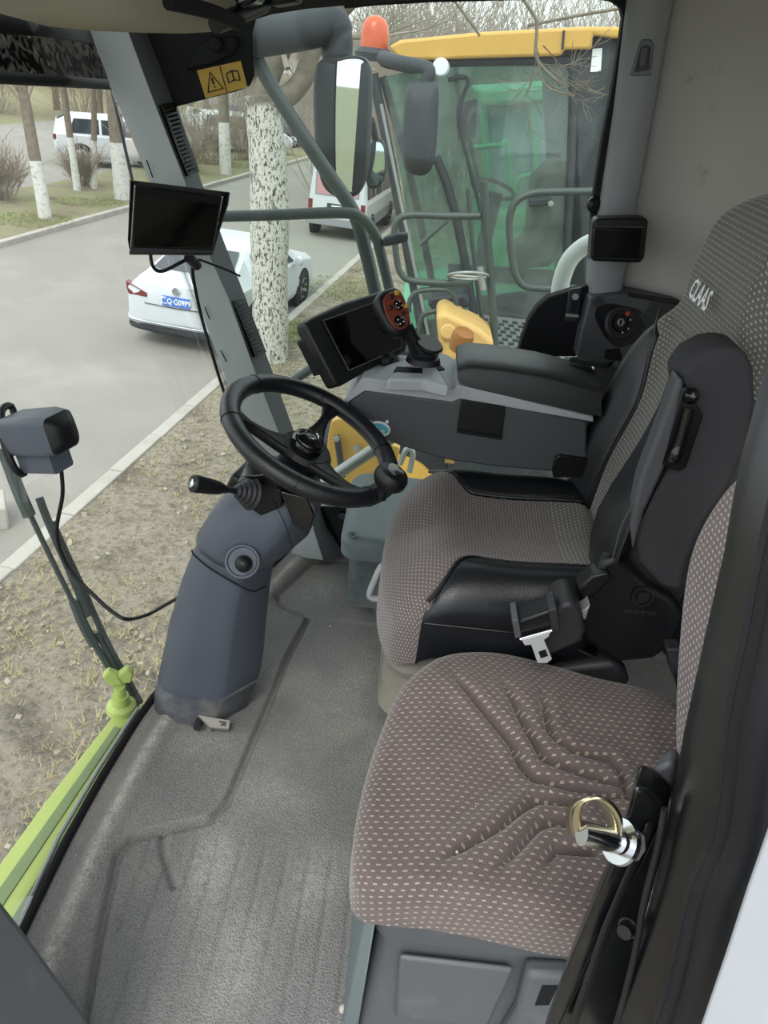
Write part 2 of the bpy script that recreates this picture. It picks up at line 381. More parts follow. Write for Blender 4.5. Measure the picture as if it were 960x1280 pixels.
def pillow(outline, top, thick, rc, xf, parts, parent=None, na=160, nr=46, uvs=1.0, smooth_n=8, wall=6, uvswap=False):
    """Upholstered body. outline: closed (p,q) points; top(p,q): height array; xf: (p,q,h)->world;
    parts: list of (name, material, mask(p,q,s)) sharing the one surface, s=1 on the side wall."""
    ol = np.array([tuple(v)[:2] for v in spline([(a, b, 0) for a, b in outline], smooth_n, True)])
    seg = np.hypot(*(np.roll(ol, -1, 0)-ol).T); cum = np.concatenate([[0], np.cumsum(seg)]); tt = np.linspace(0, cum[-1], na, endpoint=False)
    cl = np.vstack([ol, ol[:1]]); bx = np.interp(tt, cum, cl[:, 0]); by = np.interp(tt, cum, cl[:, 1])
    cx, cy = bx.mean(), by.mean(); rx, ry = bx-cx, by-cy; rl = np.hypot(rx, ry)
    rows = []
    for i in range(nr+1):
        f = i/nr; rows.append((1-rc/rl)*f if True else 0); 
    P = [(cx+rx*r, cy+ry*r, np.zeros(na), np.full(na, 0.)) for r in rows]
    for j in range(1, 9):
        a = math.pi/2*j/8; sc = 1-(rc*(1-math.sin(a)))/rl; P.append((cx+rx*sc, cy+ry*sc, np.full(na, -rc*(1-math.cos(a))), np.full(na, j/16)))
    for j in range(1, wall+1): P.append((bx*1, by*1, np.full(na, -rc-(thick-rc)*j/wall), np.full(na, .5+.5*j/wall)))
    X = np.array([p[0] for p in P]); Y = np.array([p[1] for p in P]); D = np.array([p[2] for p in P]); S = np.array([p[3] for p in P])
    T = top(X, Y); H = T+D
    rlw = np.array([np.full(na, 1.0)]*len(P))
    nrow = len(P)
    arc = np.zeros_like(X)
    for i in range(1, nrow): arc[i] = arc[i-1]+np.sqrt((X[i]-X[i-1])**2+(Y[i]-Y[i-1])**2+(D[i]-D[i-1])**2)
    # uv: planar inside, pushed outwards by wall length so the weave wraps over the edge
    ext = np.maximum(0, -D); U_ = X+rx/rl*ext; V_ = Y+ry/rl*ext
    flat = [xf(a, b, h) for a, b, h in zip(X.ravel(), Y.ravel(), H.ravel())]
    uvv = np.stack([U_.ravel(), V_.ravel()], 1)*uvs
    if uvswap: uvv = uvv[:, ::-1]
    fidx = []
    for i in range(nrow-1):
        for k in range(na): fidx.append((i*na+k, i*na+(k+1) % na, (i+1)*na+(k+1) % na, (i+1)*na+k))
    fidx = np.array(fidx); pc = X.ravel()[fidx].mean(1); qc = Y.ravel()[fidx].mean(1); sc = S.ravel()[fidx].mean(1)
    left = np.ones(len(fidx), bool); out = []
    flat = np.array([tuple(p) for p in flat])
    for nm, mt, mask in parts:
        sel = left & (mask(pc, qc, sc) if mask else np.ones(len(fidx), bool)); left &= ~sel
        ff = fidx[sel]
        if len(ff) == 0: continue
        used, inv = np.unique(ff, return_inverse=True); inv = inv.reshape(ff.shape)
        # drop degenerate quads of the centre ring
        fl = [tuple(f) for f in inv.tolist()]
        out.append(mk(nm, flat[used], fl, mt, parent, uv=uvv[used], sharp=80, fixn=False))
    return out
def text(name, body, size, o, ex, ey, mat, parent, ext=.0004, align='CENTER'):
    cu = bpy.data.curves.new('txt', 'FONT'); cu.body = body; cu.size = 1; cu.align_x = align; cu.align_y = 'CENTER'; cu.resolution_u = 2; cu.offset = .018
    ob = bpy.data.objects.new('txt', cu); COL.objects.link(ob); bpy.context.view_layer.update()
    me = bpy.data.meshes.new_from_object(ob.evaluated_get(bpy.context.evaluated_depsgraph_get()))
    vs = np.array([v.co[:] for v in me.vertices]); fs = [tuple(p.vertices) for p in me.polygons]
    bpy.data.objects.remove(ob); bpy.data.meshes.remove(me)
    if len(vs) == 0: return None
    ex = Vector(ex).normalized(); ey = Vector(ey).normalized(); n = ex.cross(ey); sx, sy = size if isinstance(size, tuple) else (size, size)
    W = [Vector(o)+ex*(v[0]*sx)+ey*(v[1]*sy)+n*ext for v in vs]
    return mk(name, W, fs, mat, parent, smooth=False, fixn=False)
def ring2(c, ex, ey, a, b, n=28): return [Vector(c)+ex*(a*math.cos(2*math.pi*k/n))+ey*(b*math.sin(2*math.pi*k/n)) for k in range(n)]
def smoothstep(a, b, x): t = np.clip((x-a)/(b-a), 0, 1); return t*t*(3-2*t)
GZ = -3.0   # ground below the cab floor
# ================================================================ CAB STRUCTURE
_fp = [Zp(30, 1170, 0), Zp(90, 1046, 0), Zp(140, 957, 0), Zp(185, 885, 0)]
_fy = [.30, .5]+[p.y for p in _fp]+[1.7, 2.12]; _fx = [-.50, -.53]+[p.x for p in _fp]+[-.42, -.27]
def front(y): return np.interp(y, _fy, _fx)
def build_floor():
    nu, nv = 300, 300
    ys = np.linspace(.30, 2.12, nv+1); Xs = np.zeros((nv+1, nu+1)); Ys = np.zeros_like(Xs)
    for j, y in enumerate(ys):
        t = np.linspace(0, 1, nu+1); t = t**1.25; Xs[j] = front(y)+t*(.95-front(y)); Ys[j] = y
    e = Xs-front(Ys)
    Zs = .020*np.exp(-((e-.060)/.024)**2)                                    # worn roll along the windscreen
    def pl(*px): return [tuple(Zp(a, b, 0))[:2] for a, b in px]
    g1 = pl((95, 1330), (110, 1245), (128, 1150), (148, 1066), (165, 1046), (205, 1036), (262, 1024), (284, 1002), (325, 905), (360, 820), (386, 772))
    d = dist_poly(Xs, Ys, g1); Zs -= .016*np.exp(-(d/.0075)**4)
    gx = np.interp(Ys, [p[1] for p in g1], [p[0] for p in g1])
    Zs -= .004*smoothstep(0, .012, Xs-gx)*(Ys < 1.74)
    for px in (((203, 1038), (205, 1065), (218, 1105)), ((346, 746), (392, 702), (432, 700)), ((346, 746), (352, 757), (385, 770)),):
        Zs -= .011*np.exp(-(dist_poly(Xs, Ys, pl(*px))/.007)**2)
    ribs = (Ys < 1.02) & (Xs > gx+.03)
    Zs -= ribs*.004*np.exp(-((((Xs*1.0+.02*(1-Ys)) % .046)-.023)/.0035)**2)*smoothstep(1.02, .95, Ys)
    verts = np.stack([Xs, Ys, Zs], -1).reshape(-1, 3); faces = []
    for j in range(nv):
        for i in range(nu): a = j*(nu+1)+i; faces.append((a, a+1, a+nu+2, a+nu+1))
    o = mk('floor', verts, faces, 'rubber_mat', None, sharp=180, fixn=False); struct(o, 'worn dark grey rubber cab floor mat with moulded grooves and dusty footprints')
    wear = np.exp(-((e-.062)/.016)**2)
    for px, sx, sy, am in (((265, 1080), .055, .10, .8), ((390, 1100), .05, .09, .5), ((300, 1190), .05, .10, .45), ((330, 990), .10, .06, .35), ((400, 735), .07, .08, .45), ((260, 925), .08, .05, .5), ((440, 860), .06, .12, .35)):
        c = Zp(*px, 0); wear += am*np.exp(-((Xs-c.x)/sx)**2-((Ys-c.y)/sy)**2)
    at_ = o.data.attributes.new('wear', 'FLOAT', 'POINT'); at_.data.foreach_set('value', np.clip(wear, 0, 1).astype(np.float32).ravel())
    o.modifiers.new('solid', 'SOLIDIFY').thickness = .03; o.modifiers['solid'].offset = -1
build_floor()
LEAN = .37
def ws(y, z, off=0): return V(front(y)-LEAN*z-.03*z*(1-z)+off, y, z)
def WSp(x, y, c=-.47): return PLp(x, y, V(c, 0, 0), V(1, 0, LEAN))
o = surf('window_1', lambda u, v: ws(.30+u*1.80, .0+1.52*v, -.012), 24, 14, 'windscreen', None, fixn=False); struct(o, 'large curved windscreen pane of the harvester cab'); o.modifiers.new('solid', 'SOLIDIFY').thickness = .004
t1 = tube('trim_1', [ws(.30+i*.09, .004, -.004) for i in range(21)], .009, 'black_matte', None, smooth=2, sides=8); struct(t1, 'black rubber seal along the foot of the windscreen')
# ---- right side window, gaskets and lower wall
o = prism('window_2', [V(-.30, 2.10, .12), V(.52, 2.10, .12), V(.46, 2.10, 1.62), V(-.86, 2.10, 1.62)], (0, .005, 0), 'side_glass', None); struct(o, 'tinted side window of the cab above the armrest console')
o = box('wall_right', (.33, 2.12, .04), (1.22, .05, .16), 'black_matte', None, bevel=.01); struct(o)
pg = [(430, 10), (470, 6), (540, 2), (740, -3), (765, 1), (776, 9), (779, 22), (768, 95), (752, 180), (740, 258), (736, 330), (735, 372),
      (748, 372), (752, 300), (758, 258), (775, 150), (789, 20), (796, -40), (430, -40)]
o = prismY('trim_2', pg, 2.06, 2.09, 'black_matte', None, bevel=.002); struct(o, 'black rubber gasket round the side window')
# black corner panel with warning sticker
o = prismY('trim_3', [(140, -30), (150, 41), (180, 42), (217, 134), (299, 113), (311, 107), (317, 94), (315, 40), (330, -30)], 2.07, 2.09, 'black_matte', None, bevel=.003); struct(o, 'black printed corner of the side glass above the pillar')
prismY('pad', [(232, 89), (240, 60), (262, 48), (294, 44), (298, 56), (292, 68), (268, 80)], 2.055, 2.07, 'black_matte', o, bevel=.006)
lathe('knob', [(.001, 0), (.016, 0), (.018, .01), (.012, .022), (.001, .024)], Yp(272, 57, 2.055), (0, -1, .15), 'black_matte', o)
def sticker_quad(px, y): return [Yp(a, b, y) for a, b in px]
q = sticker_quad([(246, 88), (301, 76), (309, 109), (257, 123)], 2.066)
st = slab4('warning_sticker', q, .002, 'sticker_yellow', None, 0); tag(st, 'yellow warning sticker with black triangle and open book on black window corner', 'sticker')
qs = [bilin(q, u, v)+V(0, -.0015, 0) for u, v in ((0, 0), (1, 0), (1, 1), (0, 1))]
def line_on(q, pts, r, mat, par, nm, closed=False):
    P = [bilin(q, u, v) for u, v in pts]
    vs, fs = tube_data(P, r, 6, closed); return mk(nm, vs, fs, mat, par)
line_on(qs, [(.27, .16), (.10, .82), (.46, .82)], .0022, 'print_black', st, 'triangle_mark', True)
line_on(qs, [(.275, .36), (.28, .60)], .0024, 'print_black', st, 'exclamation_mark'); line_on(qs, [(.282, .68), (.283, .72)], .0026, 'print_black', st, 'exclamation_dot')
line_on(qs, [(.62, .34), (.75, .28), (.88, .34), (.88, .68), (.75, .62), (.62, .68)], .0018, 'print_black', st, 'book_mark', True)
line_on(qs, [(.75, .28), (.75, .62)], .0018, 'print_black', st, 'book_spine'); line_on(qs, [(.52, .03), (.52, .97)], .0012, 'print_black', st, 'divider_line')
# ---- right A pillar
rows = [((104, 12), (150, 20), (176, 22)), ((110, 28), (158, 34), (182, 40)), ((138, 107), (192, 126), (217, 133)), ((183, 217), (230, 224), (248, 230)),
        ((230, 322), (263, 322), (283, 322)), ((247, 376), (287, 376), (303, 373)), ((281, 470), (320, 468), (337, 466)), ((308, 560), (353, 552), (366, 546)),
        ((340, 625), (384, 626), (396, 628)), ((352, 660), (392, 662), (408, 662)), ((366, 693), (404, 700), (430, 694))]
rg_a, rg_b = [], []
for i, (L, M, R_) in enumerate(rows):
    l = Yp(*L, 2.03); m_ = Yp(*M, 1.985); r = Yp(*R_, 2.06); back = V(0, .06, 0)
    rg_a.append([l, l.lerp(m_, .5)+V(0, -.006, 0), m_, m_+back, l+back*.9]); rg_b.append([m_+V(.001, 0, 0), r, r+V(0, .03, 0), m_+V(.001, .06, 0)])
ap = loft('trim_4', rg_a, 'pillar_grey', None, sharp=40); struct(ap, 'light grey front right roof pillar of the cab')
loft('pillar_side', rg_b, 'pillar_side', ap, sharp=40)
def vent(px, n):
    q = [Yp(a, b, y) for (a, b), y in zip(px, (2.0, 2.045, 2.045, 2.0))]; nn = (q[1]-q[0]).cross(q[3]-q[0]).normalized()
    if nn.dot(CAM-q[0]) < 0: nn = -nn
    v = prism('air_vent', [p+nn*.018 for p in q], -nn*.024, 'gloss_black', ap, .0015)
    for i in range(n):
        f0, f1 = (i+.25)/n*.94+.03, (i+.7)/n*.94+.03
        prism('louvre', [bilin(q, a, b)+nn*(.0185 if b == f0 else .0225) for a, b in ((.16, f0), (.84, f0), (.84, f1), (.16, f1))], -nn*.002, 'black', v)
vent([(195, 133), (211, 130), (243, 216), (228, 222)], 16)
vent([(286, 377), (300, 372), (327, 441), (313, 447)], 14)
for p in ([(256, 384), (262, 399)], [(276, 438), (283, 452)], [(183, 200), (191, 222)]):
    tube('slot', [Yp(*p[0], 2.012), Yp(*p[1], 2.012)], .0016, 'black_matte', ap, sides=6)
# ---- C pillar with coat hook
rows = [((791, -30), (852, -30)), ((789, 0), (845, 0)), ((772, 140), (820, 140)), ((753, 264), (796, 268)), ((741, 330), (786, 332)), ((738, 371), (778, 368))]
rg = []
for L, R_ in rows:
    l = Yp(*L, 2.02); r = Yp(*R_, 2.02); rg.append([l+V(-.004, .06, 0), l+V(0, .012, 0), l+V(.012, 0, 0), r+V(-.012, 0, 0), r+V(0, .012, 0), r+V(.004, .06, 0)])
cp = loft('trim_5', rg, 'cpillar_grey', None, sharp=50); struct(cp, 'grey rear right roof pillar with coat hook recess')
hk = prismY('hook_bezel', [(788, 95), (799, 56), (803, 49), (814, 49), (818, 56), (814, 95)], 2.013, 2.03, 'pillar_side', cp, bevel=.003)
prismY('hook_pocket', [(792, 91), (801, 58), (814, 58), (812, 88)], 2.0125, 2.02, 'dark_plastic', hk, bevel=.002)
prismY('coat_hook', [(799, 82), (803, 57), (812, 57), (809, 78), (804, 86)], 2.0, 2.013, 'panel_dark', hk, bevel=.004)
# ---- rear wall (curved panel) and dark lower panel
def rw(s): return V(np.interp(s, [0, .1, .25, .42, .65, 1], [.535, .60, .72, .83, .91, .94]), np.interp(s, [0, .1, .25, .42, .65, 1], [2.09, 2.075, 1.99, 1.80, 1.40, .55]), 0)
sp = spline([rw(s) for s in (0, .1, .25, .42, .65, 1)], 6)
def rwz(u): i = u*(len(sp)-1); k = min(int(i), len(sp)-2); return sp[k].lerp(sp[k+1], i-k)
def rwf(u, v):
    p = rwz(u); z0 = .925+.02*math.exp(-(u/.05)**2); return V(p.x-.10*v*max(0, 1-u*4), p.y, z0+(1.66-z0)*v)
o = surf('wall_rear', rwf, 40, 24, 'wall_fabric', None, sharp=180, fixn=False); struct(o, 'grey fabric rear wall of the cab with smudged stains'); o.modifiers.new('solid', 'SOLIDIFY').thickness = .02
o = surf('trim_6', lambda u, v: rwz(u)+V(.006, .006, .0+.93*v), 30, 4, 'dark_plastic', None, sharp=180, fixn=False); struct(o, 'dark plastic lower panel of the rear wall'); o.modifiers.new('solid', 'SOLIDIFY').thickness = .02
tube('wall_seam', [rwf(0, v/8)+V(-.004, -.012, 0) for v in range(9)]+[], .006, 'black_matte', o, sides=6)
# ---- ceiling and front header
o = box('ceiling', (0, 1.27, 1.70), (1.9, 1.74, .06), 'header_beige', None, bevel=.02); struct(o, 'beige cab roof lining')
hp = [(-420, -52), (-200, -16), (-60, 6), (0, 17), (60, 33), (120, 39), (180, 41), (230, 42), (262, 40), (300, 30), (340, 18), (385, 11), (430, 7), (480, 4), (520, 1)]
hy = [.56, .72, .86, .95, 1.03, 1.10, 1.18, 1.26, 1.33, 1.43, 1.55, 1.66, 1.78, 1.9, 2.05]
def header(name, sl, mat, par=None):
    rings = []
    for (a, b), y in list(zip(hp, hy))[sl]:
        e = Yp(a, b, y); rings.append([e, e+V(.012, -.03, .018), e+V(.03, -.10, .09), e+V(.02, -.16, .27), e+V(-.06, .06, .27), e+V(-.04, .03, .06), e+V(-.02, .015, .012)])
    return loft(name, rings, mat, par, sharp=70)
hd = header('trim_7', slice(0, 10), 'header_beige'); struct(hd, 'beige padded front edge of the roof lining')
header('black_lining', slice(9, 15), 'headliner_black', hd)
tube('lining_fold', [Yp(270, 30, 1.2), Yp(300, 18, 1.27), Yp(330, 5, 1.35)], .012, 'black', hd)
tube('lining_fold', [Yp(210, 2, 1.05), Yp(262, 14, 1.12), Yp(300, 30, 1.22)], .009, 'headliner_black', hd)
prismY('map_lamp', [(296, 12), (318, 2), (326, -10), (290, -10)], 1.24, 1.30, 'gloss_black', hd, bevel=.006)
prismY('lining_switch', [(336, 8), (372, 2), (372, -14), (336, -14)], 1.34, 1.40, 'black', hd, bevel=.006)
# ---- sun blind on the windscreen
sb = thing('sun_blind', 'black mesh roller sun blind with straight bar half lowered over the windscreen', 'blind', WSp(60, 105))
bq = [WSp(a, b, -.36) for a, b in ((-420, 0), (112, 30), (139, 104), (-420, 68))]
mk('mesh_screen', [bilin(bq, i/8, j/4) for j in range(5) for i in range(9)], [(j*9+i, j*9+i+1, j*9+i+10, j*9+i+9) for j in range(4) for i in range(8)], 'blind_mesh', sb, fixn=False)
mk('hem', [WSp(a, b, -.355) for a, b in ((-420, -16), (108, 18), (122, 56), (60, 46), (-420, 14))], [(0, 1, 2, 3, 4)], 'headliner_black', sb, solid=.004)
tube('pull_bar', [WSp(-420, 68, -.35), WSp(140, 106, -.35)], .012, 'black_matte', sb, sides=12)
tube('guide_cord', [WSp(112, 26, -.345), WSp(138, 104, -.345), WSp(166, 228, -.345)], .0042, 'wire_black', sb, sides=6, smooth=0)
tube('pull_cord', [WSp(130, 26, -.34), WSp(134, 58, -.34)], .003, 'wire_black', sb, sides=6, smooth=0)
loft('cord_tassel', [ring2(WSp(134, 56, -.34), V(1, 0, 0), V(0, 1, 0), .006, .006, 10), ring2(WSp(137, 72, -.34), V(1, 0, 0), V(0, 1, 0), .013, .013, 10)], 'wire_black', sb)
tube('thin_cord', [WSp(139, 110, -.35), WSp(150, 142, -.35), WSp(157, 160, -.35)], .0012, 'wire_black', sb, sides=5, smooth=0)
# ---- left front sill trim at the door
lp = [(-140, 1020), (-60, 1050), (0, 1118), (34, 1162), (70, 1212), (104, 1258), (122, 1290), (128, 1385), (-60, 1385), (-140, 1200)]
o = prismY('trim_8', lp, .56, .36, 'seat_base', None, bevel=.012, seg=3); struct(o, 'dark grey plastic foot of the front door pillar')
rg = []
for z, x, y in ((.42, -.50, .47), (.8, -.70, .46), (1.2, -.86, .45), (1.67, -1.02, .45)): rg.append(rrect((x, y, z), V(1, .2, 0).normalized(), V(-.2, 1, 0).normalized(), .045, .05, .015))
o = loft('trim_12', rg, 'pillar_grey', None, sharp=50); struct(o, 'grey front left roof pillar of the cab beside the door')
# ---- black opening and foot well behind the pillar foot
o = prismY('trim_9', [(396, 634), (442, 631), (428, 700), (404, 696)], 2.07, 2.10, 'gloss_black', None, bevel=.004); struct(o, 'glossy black pocket behind the pillar foot')
lathe('plug', [(.001, 0), (.012, 0), (.012, .006), (.001, .008)], Yp(428, 645, 2.065), (0, -1, .2), 'dark_plastic', o)
# ---- rear corner panels beside the console
sp_ = prismY('trim_10', [(737, 372), (786, 367), (812, 372), (848, 376), (866, 396), (845, 440), (800, 470), (720, 446), (726, 415)], 1.99, 2.08, 'panel_dark', None, bevel=.006); struct(sp_, 'dark grey corner panel with ignition switch')
prismY('corner_pocket', [(812, 380), (818, 374), (846, 378), (850, 384), (822, 420), (806, 412), (800, 396)], 1.983, 1.99, 'dark_plastic', sp_, bevel=.003)
prismY('panel_edge', [(786, 366), (848, 375), (868, 397), (860, 399), (846, 381), (786, 371)], 1.975, 1.99, 'black', sp_, bevel=.002)
prismY('panel_opening', [(757, 438), (775, 436), (778, 452), (756, 450)], 1.982, 1.99, 'black_matte', sp_, bevel=.002)
lathe('cap', [(.001, .002), (.013, .002), (.014, 0)], Yp(748, 377, 1.988), (0, -1, .1), 'dark_plastic', sp_)
ig = thing('ignition_switch', 'black round ignition switch with silver key slot and red mark', 'switch', Yp(776, 424, 1.985))
iax = V(.15, -.9, .42).normalized(); ic = Yp(775, 404, 1.975)
bowl = [Yp(a, b, 1.986) for a, b in ((744, 396), (748, 384), (762, 380), (785, 384), (800, 388), (806, 400), (802, 418), (790, 430), (772, 434), (758, 424), (750, 410))]
prism('bowl', spline(bowl, 4, True), (0, .004, 0), 'black', ig, bevel=0)
lathe('bezel', [(.030, -.012), (.040, -.006), (.042, .004), (.038, .009), (.030, .009), (.028, .004), (.001, .003)], ic, iax, 'dark_plastic', ig)
fe = iax.orthogonal().normalized(); fx = V(1, 0, 0)-iax*iax.x; fx.normalize(); fy = iax.cross(fx)*-1
if fy.z < 0: fy = -fy
lathe('face', [(.001, .010), (.022, .010), (.024, .004)], ic, iax, 'gloss_black', ig)
lathe('key_slot', [(.001, .013), (.010, .013), (.011, .009)], ic+fx*-.004, iax, 'chrome', ig, n=18)
prism('key_hole', [ic+iax*.0135+fx*(-.004+a)+fy*b for a, b in ((-.002, -.006), (.002, -.006), (.002, .006), (-.002, .006))], iax*.0006, 'black_matte', ig)
lathe('off_mark', [(.001, .0105), (.006, .0105), (.006, .009)], ic+fx*.012+fy*.024, iax, 'red_mark', ig, n=14)
for a, b in ((.022, .010), (.020, -.012), (.006, -.024)): lathe('white_mark', [(.001, .0105), (.0022, .0105), (.0022, .009)], ic+fx*a+fy*b, iax, 'print_white', ig, n=8)
o = prismY('trim_11', [(646, 446), (652, 424), (660, 402), (672, 384), (686, 372), (735, 357), (738, 371), (721, 446)], 2.045, 2.085, 'black_matte', None, bevel=.004); struct(o, 'matt black lower corner panel of the side window')
lt = thing('window_latch', 'black window latch bracket with bright screw on the corner panel', 'latch', Yp(712, 402, 2.04))
prismY('plate', [(712, 362), (728, 360), (722, 402), (706, 402)], 2.03, 2.044, 'dark_plastic', lt, bevel=.003)
prismY('slot', [(716, 368), (724, 367), (720, 390), (713, 390)], 2.026, 2.03, 'black_matte', lt, bevel=.001)
lathe('screw', [(.001, .006), (.008, .006), (.009, 0)], Yp(719, 371, 2.026), (0, -1, .2), 'steel', lt, n=14)
tube('lever', [Yp(707, 394, 2.02), Yp(723, 395, 2.02)], .005, 'steel', lt, sides=8)
lathe('window_stop', [(.001, 0), (.018, 0), (.020, .012), (.012, .022), (.001, .024)], Yp(741, 255, 2.07), (.3, -1, 0), 'black', None); tag(bpy.data.objects['window_stop'], 'small black rubber window stop on the gasket above the black box', 'stop')
# ================================================================ STEERING
sc = thing('steering_column', 'dark blue grey steering column rising from the rubber floor', 'steering column', (-.37, 1.36, 0))
YC = 1.40
# lower housing: rows of (left px, right px) at the column's near side
def col_ring(L, R_, y, dep, ch=.35):
    l = Yp(*L, y); r = Yp(*R_, y); ex = (r-l); w = ex.length; ex.normalize(); ey = V(0, 1, 0)
    a, b = l, r
    return [a+ey*dep*.30, a+ey*.035, a+ex*w*.10+ey*.008, a+ex*w*.3-ey*.004, a+ex*w*.58-ey*.004, a+ex*w*.70+ey*.000, a+ex*w*.735+ey*.006, b+ey*.075, b+ey*dep*.6, b-ex*w*.08+ey*dep*.92, b-ex*w*.35+ey*dep, a+ex*w*.25+ey*dep, a+ex*w*.04+ey*dep*.8]
low = [((187, 898), (300, 912), 1.29, .20), ((190, 876), (309, 888), 1.295, .20), ((191, 862), (315, 872), 1.30, .19), ((196, 838), (318, 850), 1.30, .19), ((206, 790), (321, 810), 1.305, .19), ((222, 735), (326, 765), 1.31, .19), ((236, 700), (330, 738), 1.315, .19), ((242, 690), (331, 733), 1.317, .188)]
loft('lower_cover', [col_ring(*r) for r in low], 'column_grey', sc, sharp=75)
skirt = [((187, 908), (290, 924), 1.29, .20), ((187, 880), (307, 893), 1.286, .215), ((190, 868), (313, 880), 1.29, .205)]
loft('foot_skirt', [col_ring(*r) for r in skirt], 'column_dusty', sc, sharp=75)
up = [((239, 688), (332, 734), 1.312, .195), ((240, 680), (336, 728), 1.30, .21), ((252, 662), (352, 716), 1.295, .21), ((276, 632), (378, 694), 1.30, .20), ((296, 612), (393, 664), 1.31, .18), ((310, 603), (395, 640), 1.325, .155), ((322, 602), (390, 622), 1.34, .13)]
loft('upper_cover', [col_ring(*r) for r in up], 'column_grey', sc, sharp=75)
tube('cover_joint', [Yp(240, 688, 1.34), Yp(243, 694, 1.315), Yp(262, 710, 1.303), Yp(290, 727, 1.302), Yp(312, 738, 1.306), Yp(322, 738, 1.32), Yp(332, 732, 1.35)], .002, 'black_matte', sc, sides=6)
tube('cover_seam', [Yp(338, 618, 1.302), Yp(356, 655, 1.292), Yp(366, 686, 1.296)], .0009, 'black_matte', sc, sides=5)
prismY('instrument_panel', [(350, 614), (384, 622), (393, 645), (386, 668), (366, 655)], 1.298, 1.32, 'gloss_black', sc, bevel=.003)
kc = Yp(303, 702, 1.272); kax = V(.12, -.86, .5).normalized()
lathe('dial_recess', [(.036, -.03), (.036, .000), (.034, .003), (.031, .003), (.028, -.001), (.001, -.002)], kc, kax, 'column_grey', sc)
lathe('adjust_knob', [(.016, -.004), (.0175, .010), (.015, .020), (.009, .026), (.001, .028)], kc+V(.003, 0, -.004), kax, 'black', sc)
WC = Zp(391, 547, .725); wn_ = V(.385, -.07, .92).normalized(); wx = V(1, 0, 0)-wn_*wn_.x; wx.normalize(); wy = wn_.cross(wx)
# bellows between column and wheel
prof = []
for i in range(9): prof += [(.050-.0012*i, .0085*i), (.043-.0012*i, .0085*i+.0045)]
lathe('rubber_bellows', prof, WC-wn_*.120, wn_, 'rubber', sc)
prism('switch_housing', [WC-wn_*.125+wx*a+wy*b for a, b in ((-.115, -.06), (.02, -.085), (.075, -.05), (.075, .05), (.02, .07), (-.09, .05))], -wn_*.055, 'black', sc, bevel=.008, seg=3)
prismY('stalk_housing', [(296, 603), (312, 596), (322, 600), (352, 612), (354, 634), (326, 646), (312, 636), (296, 628)], 1.30, 1.37, 'black', sc, bevel=.005)
prismY('housing_cover', [(300, 596), (330, 592), (352, 606), (340, 614), (316, 600)], 1.29, 1.36, 'gloss_black', sc, bevel=.003)
stk = thing('indicator_stalk', 'black indicator stalk with ribbed boot left of the steering wheel', 'lever', Yp(285, 625, 1.27))
sa, sb_ = Yp(308, 616, 1.275), Yp(240, 604, 1.20); sd = (sb_-sa).normalized(); L = (sb_-sa).length
prof = []
for i in range(5): prof += [(.033-.005*i, .008*i), (.028-.005*i, .008*i+.004)]
lathe('boot', prof, sa+sd*-.01, sd, 'rubber', stk); lathe('stem', [(.006, .02), (.006, L*.55)], sa, sd, 'black', stk, n=12)
lathe('grip', [(.008, L*.42), (.0125, L*.52), (.0150, L*.72), (.0165, L*.92), (.0165, L*.98), (.013, L), (.001, L)], sa, sd, 'black', stk)
lathe('end_button', [(.009, L), (.0085, L+.003), (.001, L+.004)], sa, sd, 'chrome', stk, n=16)
sw = thing('steering_wheel', 'black three spoke steering wheel with spinner knob', 'steering wheel', WC-wn_*.07)
RW = .176
def wp(r, a, h=0): a = math.radians(a); return WC+wx*(r*math.cos(a))+wy*(r*math.sin(a))+wn_*h
nseg = 72; rings = []
for i in range(nseg):
    a = i*360/nseg; rad = (wx*math.cos(math.radians(a))+wy*math.sin(math.radians(a))); rings.append([wp(RW, a)+rad*(.0205*math.cos(q))+wn_*(.0185*math.sin(q)) for q in [2*math.pi*k/14 for k in range(14)]])
vs = [p for r in rings for p in r]; fs = [(i*14+k, i*14+(k+1) % 14, ((i+1) % nseg)*14+(k+1) % 14, ((i+1) % nseg)*14+k) for i in range(nseg) for k in range(14)]
mk('rim', vs, fs, 'leather', sw, sharp=180)
for a in (-20, 28, 92, 148, 205, 268, 320): 
    rad = (wp(1, a)-WC).normalized(); mk('rim_seam', *tube_data([wp(RW, a)+rad*(.0210*math.cos(q))+wn_*(.0190*math.sin(q)) for q in [2*math.pi*k/20 for k in range(20)]], .0007, 5, True), 'black_matte', sw)
lathe('hub', [(.001, -.062), (.040, -.062), (.055, -.045), (.058, -.034), (.050, -.024), (.001, -.022)], WC, wn_, 'black', sw)
for a in (82, 197, 317):
    rr = []
    for t in np.linspace(0, 1, 9):
        c = wp(.03+.135*t, a, -.038+.034*t**1.6); tg = (wp(1, a)-WC).normalized(); sd_ = wn_.cross(tg)
        wd = .034-.024*math.sin(math.pi*min(1, t*1.05)*.62)+.010*max(0, t-.75)*4; rr.append(rrect(c, sd_, wn_, wd, .011, .008, 3))
    loft('spoke', rr, 'black', sw, sharp=60)
lathe('hub_cap', [(.034, -.026), (.035, -.012), (.031, -.004), (.018, .003), (.001, .005)], WC+wx*-.004, wn_, 'gloss_black', sw)
for a in (20, 140, 260): 
    mk('emblem_bar', *tube_data([WC+wx*-.004+wx*(.014*math.cos(math.radians(a+d)))+wy*(.014*math.sin(math.radians(a+d)))+wn_*.0055 for d in (-35, -15, 15, 35)], .0016, 6), 'chrome', sw)
ka = -32; kp = wp(RW+.010, ka, .010)
lathe('spinner_base', [(.001, -.005), (.016, -.005), (.013, .018), (.016, .026)], kp, wn_, 'black', sw)
lathe('spinner_knob', [(.012, .022), (.028, .026), (.034, .036), (.034, .048), (.029, .058), (.019, .062), (.001, .063)], kp, wn_, 'black', sw)
